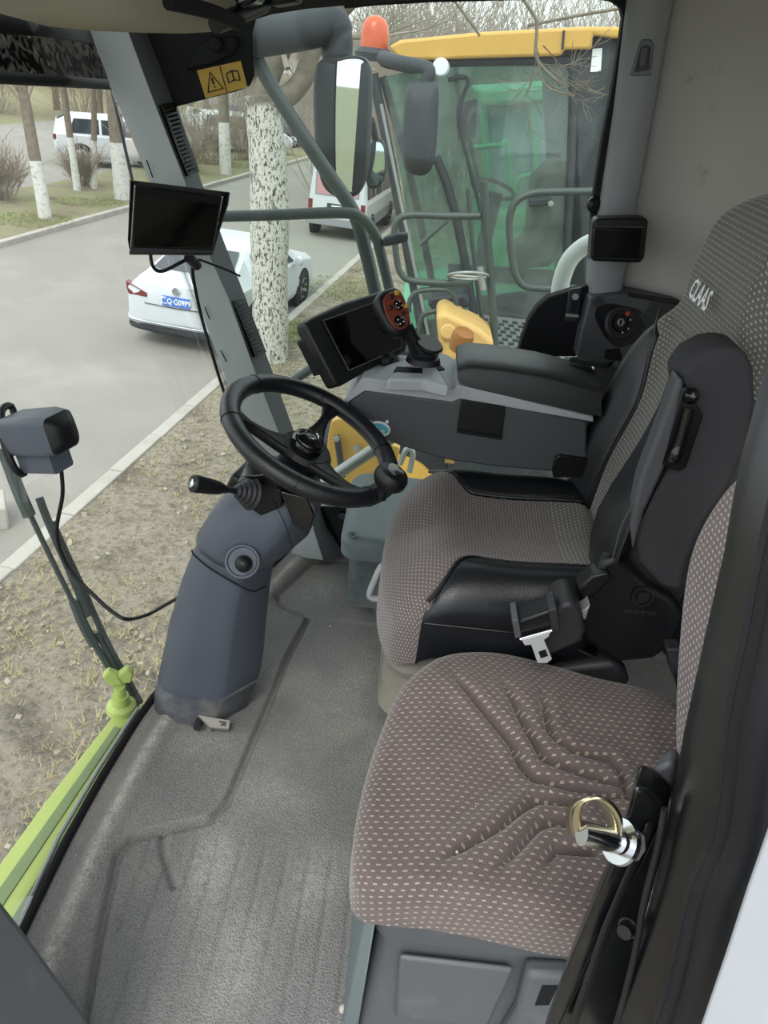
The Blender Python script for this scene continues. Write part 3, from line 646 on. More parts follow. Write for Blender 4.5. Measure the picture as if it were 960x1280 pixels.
lathe('spinner_cap', [(.018, .062), (.017, .065), (.001, .066)], kp, wn_, 'gloss_black', sw)
lc = thing('pedal_latch', 'small worn steel latch pedal at the foot of the steering column', 'latch', Zp(262, 912, 0))
fb = [Zp(247, 896, .035), Zp(288, 903, .028), Zp(286, 914, .012), Zp(262, 912, .016)]
prism('plate', fb, V(0, 0, .007), 'worn_steel', lc, bevel=.001)
prism('slot', [bilin(fb, a, b)+V(0, 0, .0072) for a, b in ((.62, .25), (.88, .25), (.86, .75), (.6, .75))], V(0, 0, .001), 'dark_plastic', lc)
lathe('pivot', [(.001, -.012), (.010, -.012), (.010, .012), (.001, .012)], Zp(248, 905, .022), (0, 1, 0), 'dark_plastic', lc, n=14)
lathe('bolt', [(.006, 0), (.006, .02), (.001, .022)], Zp(262, 913, .004), (0, 0, 1), 'steel', lc, n=10)
# ================================================================ ARMREST CONSOLE
cs = thing('armrest_console', 'grey armrest control console with black lid along the side window', 'console', (.15, 1.78, .40))
YN, YF = 1.60, 1.80
body = [(431, 506), (456, 488), (566, 502), (574, 498), (734, 526), (734, 570), (728, 592), (690, 590), (620, 584), (560, 576), (500, 558), (462, 541), (436, 518)]
prismY('body', body, YN, YF, 'console_grey', cs, bevel=.006)
trim = [(431, 499), (453, 472), (566, 487), (572, 481), (742, 521), (742, 528), (574, 499), (566, 503), (456, 489), (431, 506)]
prismY('light_trim', trim, YN-.004, YF-.02, 'console_light', cs, bevel=.003)
# sloping light deck under the joystick: raised shallow dome
dk = [Yp(453, 473, YN+.005), Yp(566, 488, YN+.005), Zp(590, 462, .80), Zp(560, 441, .80), Zp(520, 441, .80), Zp(478, 456, .80)]
prism('deck', dk, V(0, 0, -.05), 'console_light', cs, bevel=.012, seg=3)
prism('deck_step', [Zp(484, 473, .815), Zp(500, 456, .815), Zp(545, 455, .815), Zp(562, 482, .815), Zp(530, 474, .815)], V(0, 0, -.03), 'console_light', cs, bevel=.006)
prism('lever_slot', [Zp(492, 464, .8165), Zp(496, 458, .8165), Zp(528, 460, .8165), Zp(528, 466, .8165)], V(0, 0, -.004), 'black_matte', cs)
prism('lever_slot', [Zp(537, 452, .8165), Zp(545, 451, .8165), Zp(556, 461, .8165), Zp(549, 462, .8165)], V(0, 0, -.004), 'black_matte', cs)
prismY('switch_panel', [(577, 499), (632, 508), (627, 549), (571, 540)], YN-.006, YN+.002, 'black', cs, bevel=.0015)
prismY('switch_panel_lip', [(572, 537), (628, 546), (627, 550), (571, 541)], YN-.010, YN-.004, 'black_matte', cs, bevel=.001)
prismY('belt_recess', [(690, 588), (694, 572), (700, 569), (735, 574), (735, 596), (692, 598)], YN-.008, YN+.004, 'black', cs, bevel=.003)
prismY('pull_tag', [(556, 575), (568, 576), (568, 580), (556, 579)], YN-.004, YN+.02, 'cream_yellow', cs, bevel=.001)
ss = [Yp(474+14*math.cos(q)*1.0, 536+9.5*math.sin(q)+1.8*math.cos(q), YN-.0012) for q in [2*math.pi*k/26 for k in range(26)]]
s1 = prism('round_sticker', ss, V(0, .001, 0), 'print_white', None, sharp=20); tag(s1, 'small teal and white round sticker on the grey console side', 'sticker')
prism('teal_field', [Yp(474+12*math.cos(q), 536.6+7.2*math.sin(q)+1.5*math.cos(q), YN-.0017) for q in [2*math.pi*k/26 for k in range(26)]], V(0, .0005, 0), 'sticker_teal', s1)
for i, (a, b, w_, h_) in enumerate(((468, 533, 9, 2.2), (474, 538, 13, 1.6), (477, 541, 8, 1.4))):
    prismY('white_mark', [(a-w_/2, b-h_/2), (a+w_/2, b+h_/2-.6), (a+w_/2, b+h_/2+.8), (a-w_/2, b+h_/2)], YN-.0021, YN-.0016, 'print_white', s1)
for a in (463, 484): prismY('sticker_tab', [(a-2, 529), (a+2, 529), (a+1, 525), (a-2, 526)], YN-.0012, YN-.0006, 'print_white', s1)
# lid of the armrest box
rings = []
for t in np.linspace(0, 1, 13):
    x0 = 572+t*(752-572); ytop = np.interp(t, [0, .06, .3, .6, 1], [464, 459, 463, 472, 491]); ybot = np.interp(t, [0, .06, .5, 1], [474, 484, 501, 521])
    a = Yp(x0, ybot, YN-.002); b = Yp(x0, ytop, YN+.002); zt = b.z+.006; yb = 1.765
    rings.append([a, b+V(0, 0, -.004), b+V(0, .006, .003), V(b.x, YN+.04, zt+.003), V(b.x, (YN+yb)/2, zt+.006), V(b.x, yb-.02, zt+.004), V(b.x, yb, zt-.004), V(a.x, yb, a.z)])
ld = loft('storage_lid', rings, 'lid_black', cs, sharp=45)
prism('lid_latch', [Zp(712, 446, .852), Zp(732, 444, .852), Zp(768, 450, .852), Zp(762, 455, .852), Zp(730, 451, .852)], V(0, 0, -.012), 'black_matte', ld, bevel=.003)
# ================================================================ TERMINAL DISPLAY
tn = V(.70, -.52, .49).normalized(); tcn = Yp(446, 424, 1.66)
def TP(x, y, off=0): return PLp(x, y, tcn+tn*off, tn)
td = thing('terminal_display', 'black tilted terminal screen on the front end of the console', 'screen', Yp(470, 470, 1.66))
out = [TP(a, b) for a, b in ((382, 403), (392, 396), (430, 378), (472, 365), (492, 360), (497, 366), (510, 432), (507, 440), (470, 458), (428, 482), (421, 483), (416, 474), (384, 412))]
prism('housing', out, -tn*.035, 'black', td, bevel=.006, seg=3)
prism('back_box', [TP(a, b, -.034) for a, b in ((390, 425), (400, 410), (470, 385), (480, 440), (420, 465), (410, 466))], -tn*.03, 'black_matte', td, bevel=.006)
sq = [TP(404, 401, .001), TP(488, 371, .001), TP(503, 434, .001), TP(436, 463, .001)]
prism('screen_pane', sq, -tn*.003, 'screen', td)
mk('screen_bezel', *tube_data(sq, .0014, 6, True), 'panel_dark', td)
prism('side_buttons', [TP(381, 424, -.02), TP(386, 420, -.02), TP(408, 464, -.02), TP(403, 468, -.02)], -tn*.03, 'black_matte', td, bevel=.004)
lathe('rotary_knob', [(.010, 0), (.010, .012), (.008, .015), (.001, .0155)], TP(491, 449, .002)+V(0, 0, -.01), tn, 'dark_plastic', td, n=20)
tube('stand', [TP(470, 452, -.03), Zp(490, 452, .80)], .022, 'black', td, smooth=0)
# ================================================================ JOYSTICK
js = thing('control_joystick', 'black multifunction joystick with brown red button plate', 'joystick', Zp(528, 455, .81))
jn = V(.50, -.62, .60).normalized(); jc = Yp(490, 391, 1.63)
def JP(x, y, off=0): return PLp(x, y, jc+jn*off, jn)
ovo = [(487, 360), (495, 359), (503, 366), (509, 380), (513, 395), (513, 408), (508, 416), (500, 419), (490, 414), (482, 403), (476, 388), (474, 374), (478, 365)]
oj = spline([JP(a, b) for a, b in ovo], 4, True); jmid = sum(oj, V(0, 0, 0))/len(oj)
rings = [[jmid+(p-jmid)*s-jn*h for p in oj] for s, h in ((.9, -.002), (1.0, .003), (1.03, .012), (1.02, .024), (.92, .034), (.6, .040))]
loft('grip_head', rings, 'black', js, sharp=60)
pi_ = [jmid+(p-jmid)*.80+jn*.0022 for p in oj]; pl_ = prism('button_plate', pi_, jn*.003, 'button_plate', js, bevel=.001)
rim_ = [jmid+(p-jmid)*.90+jn*.0025 for p in oj]
def btn(nm, px, r, mat, h=.006, par=js): return lathe(nm, [(r, 0), (r, h*.7), (r*.8, h), (.001, h)], JP(*px, .004), jn, mat, par, n=18)
btn('thumb_pad', (497, 382), .0115, 'gloss_black'); btn('thumb_pad', (499, 402), .0135, 'gloss_black')
for c in ((497, 382), (499, 402)):
    for a, b in ((-3.5, -1), (3.5, 1), (.8, -4), (-.8, 4)): btn('pad_dot', (c[0]+a, c[1]+b), .0014, 'print_white', .0075)
btn('round_button', (488, 371), .0075, 'button_dark'); btn('round_button', (487, 385), .0065, 'button_dark'); btn('round_button', (504, 392), .005, 'button_dark')
btn('yellow_button', (495, 367), .0055, 'button_yellow', .007); btn('yellow_button', (506, 383), .0050, 'button_yellow', .007)
jb = Zp(528, 452, .80)
rings = []
for (a, b, yv, wx_, wy_) in ((505, 405, 1.655, .020, .016), (512, 418, 1.66, .019, .015), (520, 430, 1.665, .020, .016), (527, 441, 1.67, .024, .02)):
    rings.append(ring2(Yp(a, b, yv), V(.9, 0, .2), V(0, 1, 0), wx_, wy_, 18))
loft('neck', rings, 'black', js, sharp=60)
lathe('palm_rest', [(.001, .004), (.030, .004), (.034, 0), (.030, -.004), (.001, -.006)], Yp(536, 430, 1.66), V(.25, -.25, 1), 'black', js)
lathe('rubber_boot', [(.040, -.002), (.036, .010), (.030, .014), (.034, .020), (.026, .030), (.018, .034)], Yp(529, 451, 1.68), V(0, 0, 1), 'rubber', js)
# ================================================================ COOL BOX
cb = thing('cool_box', 'grey green lidded cool box on the floor under the console', 'box', (.14, 1.86, 0))
ex, ey = V(1, 0, 0), V(0, 1, 0)
loft('lower_body', [rrect((.19, 1.89, z), ex, ey, .19+.01*z, .15, .03) for z in (.0, .10)], 'coolbox_body', cb)
loft('body', [rrect((.15, 1.87, z), ex, ey, .225+.03*(z-.09), .175+.02*(z-.09), .035) for z in (.09, .26)], 'coolbox_body', cb)
loft('lid', [rrect((.145, 1.865, z), ex, ey, hx, hy_, .045) for z, hx, hy_ in ((.255, .232, .182), (.262, .248, .197), (.305, .250, .198), (.320, .240, .188), (.325, .222, .17))], 'coolbox', cb, sharp=40)
lathe('lid_screw', [(.014, 0), (.014, .003), (.010, .003), (.009, .001), (.001, .001)], Zp(441, 669, .325), (0, 0, 1), 'coolbox_body', cb, n=18)
lathe('lid_screw_head', [(.004, .001), (.004, .003), (.001, .003)], Zp(441, 669, .325), (0, 0, 1), 'black', cb, n=10)
h0 = Yp(478, 745, 1.66)
hd_ = thing('grab_handle', 'pale grey grab handle loop under the driver seat front edge', 'handle', Yp(468, 748, 1.45))
tube('loop', [Yp(484, 706, 1.47), Yp(476, 709, 1.455), Yp(468, 726, 1.45), Yp(462, 742, 1.45), Yp(466, 748, 1.45), Yp(480, 749, 1.455), Yp(492, 748, 1.47)], .0075, 'console_light', hd_)
tube('mount', [Yp(484, 706, 1.47), Yp(492, 748, 1.47)], .012, 'seat_base', hd_, smooth=0)
# ================================================================ AFTERMARKET MONITOR on the pillar
mo = thing('hooded_monitor', 'black monitor with angular sun hood clamped to the grey front pillar', 'monitor', Yp(220, 322, 1.90))
mn = V(.30, -.86, .36).normalized(); mc = Yp(222, 275, 1.86)
def MP(x, y, off=0): return PLp(x, y, mc+mn*off, mn)
fr = [(168, 230), (279, 244), (266, 314), (163, 312)]
prism('back_shell', [MP(a, b, -.012) for a, b in fr], -mn*.03, 'black', mo, bevel=.006)
prism('screen_pane', [MP(a, b, -.008) for a, b in ((172, 234), (276, 247), (263, 310), (167, 308))], -mn*.004, 'screen', mo)
def wallp(nm, a, b, c, d, off_in=-.01): 
    q = [MP(*a, off_in), MP(*b, off_in), MP(*c, .055), MP(*d, .055)]; nn = (q[1]-q[0]).cross(q[3]-q[0]).normalized(); prism(nm, q, nn*.003, 'black', mo, bevel=.001)
wallp('hood_top', fr[0], fr[1], (286, 240), (164, 225))
q = [MP(168, 230, -.01), MP(164, 225, .055), MP(163, 262, .04), MP(161, 300, .006), MP(163, 312, -.01)]
prism('hood_side', q, V(-.003, 0, 0), 'gloss_black', mo, bevel=.001)
q = [MP(279, 244, -.01), MP(286, 240, .055), MP(284, 256, .05), MP(272, 292, .01), MP(266, 314, -.01)]
prism('hood_side', q, V(.003, 0, 0), 'black', mo, bevel=.001)
prism('chin', [MP(163, 308, -.004), MP(267, 311, -.004), MP(266, 318, -.004), MP(161, 317, -.004)], -mn*.022, 'black', mo, bevel=.003)
tube('bracket', [Yp(236, 322, 1.90), Yp(246, 332, 1.94)], .013, 'black', mo, smooth=0)
tube('strut', [Yp(248, 324, 1.93), Yp(285, 338, 1.95), Yp(300, 345, 1.97)], .003, 'black', mo, smooth=0, sides=6)
tube('cable_loop', [Yp(188, 317, 1.86), Yp(190, 330, 1.86), Yp(196, 338, 1.87), Yp(206, 338, 1.88), Yp(222, 330, 1.90), Yp(238, 322, 1.93)], .0045, 'wire_black', mo, sides=8)
cw = tube('monitor_cable', [Yp(240, 326, 1.93), Yp(242, 350, 1.95), Yp(251, 393, 1.97), Yp(262, 432, 1.97), Yp(276, 478, 1.97), Yp(290, 520, 1.95), Yp(303, 560, 1.90), Yp(316, 592, 1.75), Yp(322, 604, 1.55)], .0045, 'wire_black', None, sides=8); tag(cw, 'thin black cable hanging from the hooded monitor down along the grey pillar', 'cable')
# ---- black box on rear pillar
bb = thing('rear_display', 'flat black display box mounted on the grey rear pillar', 'display', Yp(772, 328, 1.95))
bq = [(741, 279), (746, 273), (806, 272), (811, 276), (806, 322), (801, 329), (742, 327), (738, 322)]
prismY('case', bq, 1.915, 1.96, 'black', bb, bevel=.006, seg=3)
prismY('front_panel', [(742, 285), (803, 286), (799, 323), (741, 321)], 1.910, 1.916, 'gloss_black', bb, bevel=.002)
tube('edge_highlight', [Yp(743, 283, 1.912), Yp(806, 284, 1.912)], .0014, 'panel_dark', bb, sides=6)
tube('mount', [Yp(770, 300, 1.95), Yp(768, 300, 2.03)], .025, 'black', bb, smooth=0)
# ---- camera box stuck on the windscreen
dcp = thing('dash_camera', 'blue grey camera box stuck to the windscreen with black pad', 'camera', WSp(45, 585))
c0 = WSp(44, 540); 
wnx = V(1, 0, LEAN).normalized(); fq = [(6, 516), (50, 512), (80, 514), (89, 528), (88, 550), (78, 565), (40, 567), (18, 566), (8, 545)]
rings = []
dx = V(1, -.15, .05).normalized()
cA, cB = WSp(14, 540)+V(.005, 0, 0), Yp(84, 540, WSp(14, 540).y-.04)
ax = (cB-cA); Lb = ax.length; ax.normalize(); upv = (V(0, 0, 1)-ax*ax.z).normalized(); sdv = ax.cross(upv)
for t, hw, hh in ((0, .036, .034), (.1, .040, .037), (.68, .042, .040), (.9, .037, .036), (1.0, .026, .026)): rings.append(rrect(cA+ax*(Lb*t), sdv, upv, hw, hh, .014, 4))
loft('body', rings[:4], 'column_grey', dcp, sharp=50); loft('lens_end', rings[3:]+[rrect(cA+ax*(Lb*1.03), sdv, upv, .012, .012, .006, 4)], 'black', dcp, sharp=60)
loft('plug', [rrect(cA+ax*(Lb*t)-upv*.055, sdv, upv, .026, .022, .006, 3) for t in (.1, .72)], 'column_grey', dcp, sharp=50)
tube('pad', spline([WSp(2, 514), WSp(14, 508), WSp(20, 530), WSp(26, 570), WSp(30, 592), WSp(18, 585), WSp(4, 550)], 3, True), .007, 'black', dcp, smooth=0, sides=8, closed=True)
p0 = cA+ax*(Lb*.68)-upv*.058
dcc = tube('camera_cable', [p0, Yp(77, 592, p0.y), Yp(78, 620, p0.y), Yp(71, 660, p0.y), Yp(76, 690, p0.y), Yp(92, 718, p0.y), Yp(118, 745, p0.y-.01), Yp(142, 766, p0.y-.02), Yp(160, 774, p0.y-.02), Yp(185, 768, 1.40), Yp(212, 753, 1.40), Yp(232, 742, 1.40)], .0042, 'wire_black', None, sides=8); tag(dcc, 'black cable drooping from the camera box to the steering column', 'cable')
# ---- windscreen wipers outside
def wiper(name, label, arms):
    w_ = thing(name, label, 'wiper', WSp(*arms[0][1][-1], -.60), 'wipers outside the windscreen')
    for nm, px, r, c in arms: tube(nm, [WSp(a, b, c) for a, b in px], r, 'tube_grey', w_, sides=6)
wiper('windscreen_wiper', 'flat wiper arm passing behind the camera box outside the windscreen', [('arm', [(4, 560), (22, 610), (37, 645)], .014, -.60), ('blade', [(37, 642), (60, 690), (92, 755)], .006, -.60), ('holder', [(92, 750), (104, 780), (118, 806)], .012, -.60), ('rod', [(112, 795), (140, 840), (158, 866)], .008, -.60)])
wiper('windscreen_wiper', 'twin rod wiper reaching from the lime wing nut up the windscreen', [('blade', [(49, 622), (62, 656), (90, 720), (110, 770)], .009, -.585), ('blade_spine', [(66, 652), (88, 700), (112, 752), (130, 800)], .006, -.59), ('arm', [(70, 665), (105, 740), (135, 805), (160, 850), (176, 878)], .0075, -.585), ('arm_rod', [(120, 790), (150, 845), (172, 882)], .006, -.59)])
# ---- lime platform ledge outside the windscreen
lg = thing('service_ledge', 'lime green painted steel service ledge in front of the windscreen', 'ledge', Zp(90, 1000, -.12))
zl = -.03
prism('plate', [Zp(a, b, zl) for a, b in ((-120, 1260), (-40, 1135), (60, 998), (143, 893), (182, 880), (168, 915), (120, 996), (60, 1096), (20, 1174), (-40, 1300))], V(0, 0, -.05), 'lime', lg, bevel=.002)
def LG(f, t): return (f*34+t*143+(1-t)*-20-(1-t)*0, (1-t)*1096+t*889+f*(74*(1-t)+8*t))
for f0, f1, t1 in ((.34, .56, .93), (.84, .96, .80)): prism('anti_slip_strip', [Zp(*LG(f0, -.2), zl+.003), Zp(*LG(f0, t1), zl+.003), Zp(*LG(f1, t1), zl+.003), Zp(*LG(f1, -.2), zl+.003)], V(0, 0, -.004), 'olive_strip', lg)
mk('edge_bead', *tube_data([Zp(a, b, .004) for a, b in ((172, 886), (124, 960), (73, 1047), (17, 1172))], .0045, 6), 'white_panel', lg)
nt = thing('wing_nut', 'lime green wing nut knob on the service ledge by the column', 'knob', Zp(152, 888, zl))
nb = Zp(152, 886, zl)
lathe('collar', [(.036, 0), (.034, .014), (.022, .020), (.020, .045)], nb, (0, 0, 1), 'lime', nt)
lathe('stem', [(.014, .04), (.014, .075)], nb, (0, 0, 1), 'lime', nt, n=16)
for s in (-1, 1):
    w0 = nb+V(0, 0, .075); dd = V(s*.7, .3*s, .2)
    prism('wing', [w0+V(-.012*s, 0, 0), w0+V(.026*s, .008*s, .004), w0+V(.034*s, .012*s, .034), w0+V(.020*s, .008*s, .050), w0+V(0, 0, .034)], V(-.006, .02, 0), 'lime', nt, bevel=.005)
# ================================================================ DRIVER SEAT
SZ = .045
ds = thing('driver_seat', 'grey brown fabric driver seat with black leather bolsters and high backrest', 'seat', (.28, 1.42, 0))
YS = 1.425
ol = [(.035, 1.20), (.012, 1.30), (.008, 1.43), (.020, 1.56), (.050, 1.66), (.12, 1.695), (.25, 1.685), (.40, 1.66), (.47, 1.60), (.485, 1.43), (.47, 1.26), (.40, 1.185), (.25, 1.165), (.12, 1.155), (.06, 1.165)]
def hw(x): return .27-.135*smoothstep(.085, .20, x)
def top_c(x, y):
    d = np.abs(y-YS); z = .505+SZ-.055*smoothstep(.16, .0, x)+.012*smoothstep(.25, .45, x)
    z = z+.030*np.exp(-((d-.195)/.055)**2)*smoothstep(.06, .2, x)+.028*np.exp(-((x-.10)/.06)**2)*np.exp(-((d-.12)/.09)**2)
    z = z-.012*np.exp(-(d/.08)**2)*smoothstep(.10, .3, x)
    z = z-.008*np.exp(-((d-hw(x))/.006)**2)*(x > .09)
    return z
lea = lambda p, q, s: (np.abs(q-YS) > hw(p)) & (p > .088)
cu_parts = pillow(ol, top_c, .145, .045, lambda a, b, h: V(a, b, h), [('side_bolster', 'leather', lambda p, q, s: lea(p, q, s) & (q < YS)), ('side_bolster', 'leather', lambda p, q, s: lea(p, q, s) & (q > YS)), ('seat_cushion', 'fabric_seat', lambda p, q, s: p < .37), ('rear_cushion', 'fabric_back', None)], ds, na=220, nr=60, uvswap=True)
tube('seam', [V(x, 1.155, .485+.01*x) for x in np.linspace(.10, .40, 9)], .0022, 'black', ds, sides=6)
A = math.radians(9); bu = V(math.sin(A), 0, math.cos(A)); bn = V(-math.cos(A), 0, math.sin(A)); B0 = V(.470, YS, .50)
bo = [(-.235, .05), (-.255, .20), (-.258, .34), (-.235, .46), (-.185, .56), (-.155, .66), (-.14, .745), (-.06, .785), (.06, .785), (.14, .745), (.155, .66), (.185, .56), (.235, .46), (.258, .34), (.255, .20), (.235, .05), (.15, .0), (0, -.01), (-.15, .0)]
def bh(b): return .135+.045*smoothstep(.30, .52, b)+.2*smoothstep(.46, .56, b)
def top_b(a, b):
    d = np.abs(a); z = .055*np.exp(-((d-.205)/.055)**2)*smoothstep(.60, .36, b)+.012*np.exp(-((b-.18)/.12)**2)
    z = z-.010*np.exp(-((d-bh(b))/.006)**2)*(b < .56)+.022*smoothstep(.52, .62, b)-.008*np.exp(-((b-.50)/.007)**2)*(d < .17)
    z = z-.035*smoothstep(.66, .785, b)**2
    return z
bl = lambda p, q, s: (np.abs(p) > bh(q)) & (q < .52)
pillow(bo, top_b, .115, .04, lambda a, b, h: B0+V(0, a, 0)+bu*b+bn*h, [('back_bolster', 'leather', lambda p, q, s: bl(p, q, s) & (p < 0)), ('back_bolster', 'leather', lambda p, q, s: bl(p, q, s) & (p > 0)), ('headrest', 'fabric_back', lambda p, q, s: q > .50), ('backrest', 'fabric_back', None)], ds, na=240, nr=60)
hr = [o for o in ds.children if o.name.startswith('headrest')][0]
text('headrest_lettering', 'CLAAS', (.036, .050), B0+V(0, .015, 0)+bu*.585+bn*.034, V(0, -1, 0), bu, 'print_white', ds, .001)
# side shell of the backrest (near side)
sh = [(848, 470), (866, 448), (890, 436), (914, 432), (934, 440), (944, 462), (946, 505), (936, 562), (914, 610), (884, 655), (862, 700), (852, 742), (826, 735), (800, 705), (793, 672), (806, 630), (832, 590), (850, 540), (852, 500)]
prismY('side_shell', sh, 1.165, 1.25, 'shell_fabric', ds, bevel=.02, seg=4)
prismY('shell_channel', [(836, 575), (851, 500), (856, 478), (848, 470), (838, 500), (800, 600), (788, 660), (792, 690), (806, 640)], 1.150, 1.19, 'panel_dark', ds, bevel=.008, seg=3)
LR = [((744, 722), (776, 706)), ((746, 694), (786, 678)), ((756, 660), (800, 646)), ((773, 630), (816, 612)), ((796, 596), (832, 582)), ((818, 562), (844, 548)), ((838, 524), (854, 514)), ((850, 492), (860, 486))]
rings = []
for L_, R_ in LR:
    l = Yp(*L_, 1.20); r = Yp(*R_, 1.175); dd = (r-l); e1 = dd.normalized(); rings.append([l+V(0, .07, 0), l+V(0, .03, 0), l, l.lerp(r, .25)+V(0, -.022, 0), l.lerp(r, .6)+V(0, -.030, 0), r+V(0, -.012, 0), r+V(0, .03, 0), r+V(0, .07, 0)])
loft('back_bolster', rings, 'leather', ds, sharp=70)
tube('bolster_stitch', [Yp(a, b, 1.160) for a, b in ((762, 715), (768, 690), (778, 655), (796, 622), (816, 590), (832, 556), (846, 520))], .0012, 'panel_dark', ds, sides=5)
def seam_c(s): return [V(x, YS+s*float(hw(x)), float(top_c(np.array(x), np.array(YS+s*float(hw(x)))))+.006) for x in np.linspace(.10, .45, 22)]
for s in (-1, 1): tube('seam_piping', seam_c(s), .0042, 'leather', ds, smooth=2, sides=6)
def seam_b(s): return [B0+V(0, s*float(bh(b)), 0)+bu*b+bn*(float(top_b(np.array(s*float(bh(b))), np.array(b)))+.006) for b in np.linspace(.02, .50, 22)]
for s in (-1, 1): tube('seam_piping', seam_b(s), .0045, 'leather', ds, smooth=2, sides=6)
lv = prismY('lever_bezel', [(824, 582), (852, 486), (858, 482), (880, 520), (858, 586), (848, 590)], 1.150, 1.18, 'black', ds, bevel=.004)
tube('recline_lever', [Yp(862, 510, 1.145), Yp(848, 560, 1.14), Yp(840, 576, 1.14)], [.009]*7+[.011]*3+[.009]*3, 'gloss_black', lv)
lathe('lever_knuckle', [(.001, 0), (.012, 0), (.013, .012), (.008, .020), (.001, .022)], Yp(859, 494, 1.16), (.3, -1, .3), 'gloss_black', lv)
# recliner cover
rc_ = [(727, 800), (722, 760), (740, 722), (752, 702), (772, 696), (790, 712), (812, 732), (842, 748), (858, 770), (846, 800), (818, 826), (770, 830)]
prismY('recliner_cover', rc_, 1.155, 1.195, 'black', ds, bevel=.012, seg=3)
lathe('cover_button', [(.020, -.004), (.020, .004), (.016, .004), (.015, .001), (.012, .001), (.011, .005), (.001, .005)], Yp(803, 745, 1.152), (0, -1, .15), 'black', ds)
text('cover_lettering', 'GRAMMER', (.013, .013), Yp(800, 765, 1.1535), V(1, 0, .03), V(0, 0, 1), 'dark_plastic', ds, .0006)
prismY('pivot_cover', [(722, 738), (740, 720), (760, 716), (766, 722), (744, 744), (728, 750)], 1.14, 1.18, 'black', ds, bevel=.004)
# suspension under the cushion
loft('suspension_top', [rrect((.28, 1.42, z), V(1, 0, 0), V(0, 1, 0), h1, h2, .06) for z, h1, h2 in ((.325, .235, .225), (.332, .245, .240), (.385, .235, .225), (.42, .22, .21))], 'suspension', ds, sharp=45)
loft('suspension_bellows', [rrect((.28, 1.42, z), V(1, 0, 0), V(0, 1, 0), h1, h2, .06) for z, h1, h2 in ((.20, .24, .23), (.21, .25, .245), (.27, .245, .24), (.285, .215, .21), (.302, .23, .22), (.325, .22, .21))], 'suspension', ds, sharp=45)
loft('pedestal', [rrect((.30, 1.42, z), V(1, 0, 0), V(0, 1, 0), h1, h2, .04) for z, h1, h2 in ((.0, .22, .22), (.05, .20, .20), (.21, .20, .20))], 'coolbox_body', ds, sharp=45)
prismY('suspension_knob', [(550, 803), (592, 803), (594, 816), (588, 824), (556, 822), (551, 814)], 1.165, 1.20, 'dark_plastic', ds, bevel=.005)
prismY('slide_rail', [(610, 806), (724, 812), (780, 836), (780, 862), (690, 850), (610, 828)], 1.19, 1.24, 'black', ds, bevel=.004)
prismY('slide_knob', [(618, 808), (638, 807), (644, 814), (636, 820), (620, 818)], 1.17, 1.20, 'dark_plastic', ds, bevel=.004)
prismY('rail_cover', [(690, 838), (770, 828), (790, 852), (770, 872), (700, 868)], 1.17, 1.22, 'dark_plastic', ds, bevel=.012)
tube('cable_tie', [Yp(512, 798, 1.19), Yp(520, 806, 1.17), Yp(535, 803, 1.165), Yp(548, 802, 1.17)], .004, 'wire_black', ds, sides=6)
# seat belt buckle
bk = thing('belt_buckle', 'black seat belt reel with bright steel tongue beside the driver seat', 'seat belt', Yp(690, 820, 1.12))
prismY('reel_housing', [(692, 766), (700, 756), (716, 752), (728, 766), (733, 788), (728, 804), (690, 820), (672, 824)], 1.09, 1.17, 'dark_plastic', bk, bevel=.010, seg=3)
prismY('webbing_guide', [(638, 780), (690, 762), (696, 786), (648, 800)], 1.075, 1.12, 'black', bk, bevel=.005)
prismY('guide_clip', [(640, 776), (648, 774), (652, 796), (644, 799)], 1.068, 1.12, 'panel_dark', bk, bevel=.002)
prismY('guide_clip', [(686, 763), (696, 760), (700, 788), (690, 790)], 1.068, 1.12, 'dark_plastic', bk, bevel=.002)
tube('webbing_edge', [Yp(650, 799, 1.066), Yp(690, 788, 1.066)], .003, 'chrome', bk, sides=6)
tq = [(652, 800), (688, 790), (686, 796), (680, 800), (690, 824), (684, 829), (672, 829), (664, 806), (656, 807)]
tg_ = prismY('buckle_tongue', tq, 1.060, 1.0635, 'steel_bright', bk, bevel=.0008)
prismY('tongue_slot', [(673, 815), (682, 812), (685, 820), (676, 823)], 1.059, 1.0605, 'black_matte', tg_)
prismY('reel_spring', [(722, 768), (734, 760), (738, 756), (732, 776)], 1.10, 1.13, 'steel', bk, bevel=.003)
# ================================================================ FOLDING PASSENGER SEAT
ps = thing('passenger_seat', 'fold down passenger seat in brown dashed fabric on grey plastic base', 'seat', (.3, .85, 0))
far_ = [(650, 830), (600, 825), (545, 833), (500, 868), (470, 930), (450, 1000), (441, 1062), (447, 1108)]
near_ = [(476, 1150), (585, 1172), (700, 1193), (775, 1180)]
rear_ = [(850, 1100), (880, 1000), (858, 930), (850, 900), (828, 880), (795, 867), (745, 855), (700, 842)]
o2 = [tuple(Zp(a, b, .405))[:2] for a, b in far_]+[tuple(Zp(a, b, .355))[:2] for a, b in near_]+[tuple(Zp(a, b, .405))[:2] for a, b in rear_]
gro = [[(557, 847), (600, 893), (640, 935), (652, 958), (667, 974), (720, 988), (795, 998)], [(620, 852), (640, 885), (657, 917), (680, 950), (730, 968), (775, 982)], [(673, 862), (680, 895), (688, 922), (718, 941), (765, 950), (778, 968), (787, 992)],
       [(540, 1086), (580, 1063), (622, 1040), (648, 1018), (668, 1004), (725, 1006)], [(612, 1102), (640, 1072), (672, 1037), (690, 1031), (735, 1034)], [(675, 1102), (684, 1080), (694, 1066), (740, 1068)]]
gro = [[tuple(Zp(a, b, .43))[:2] for a, b in g] for g in gro]
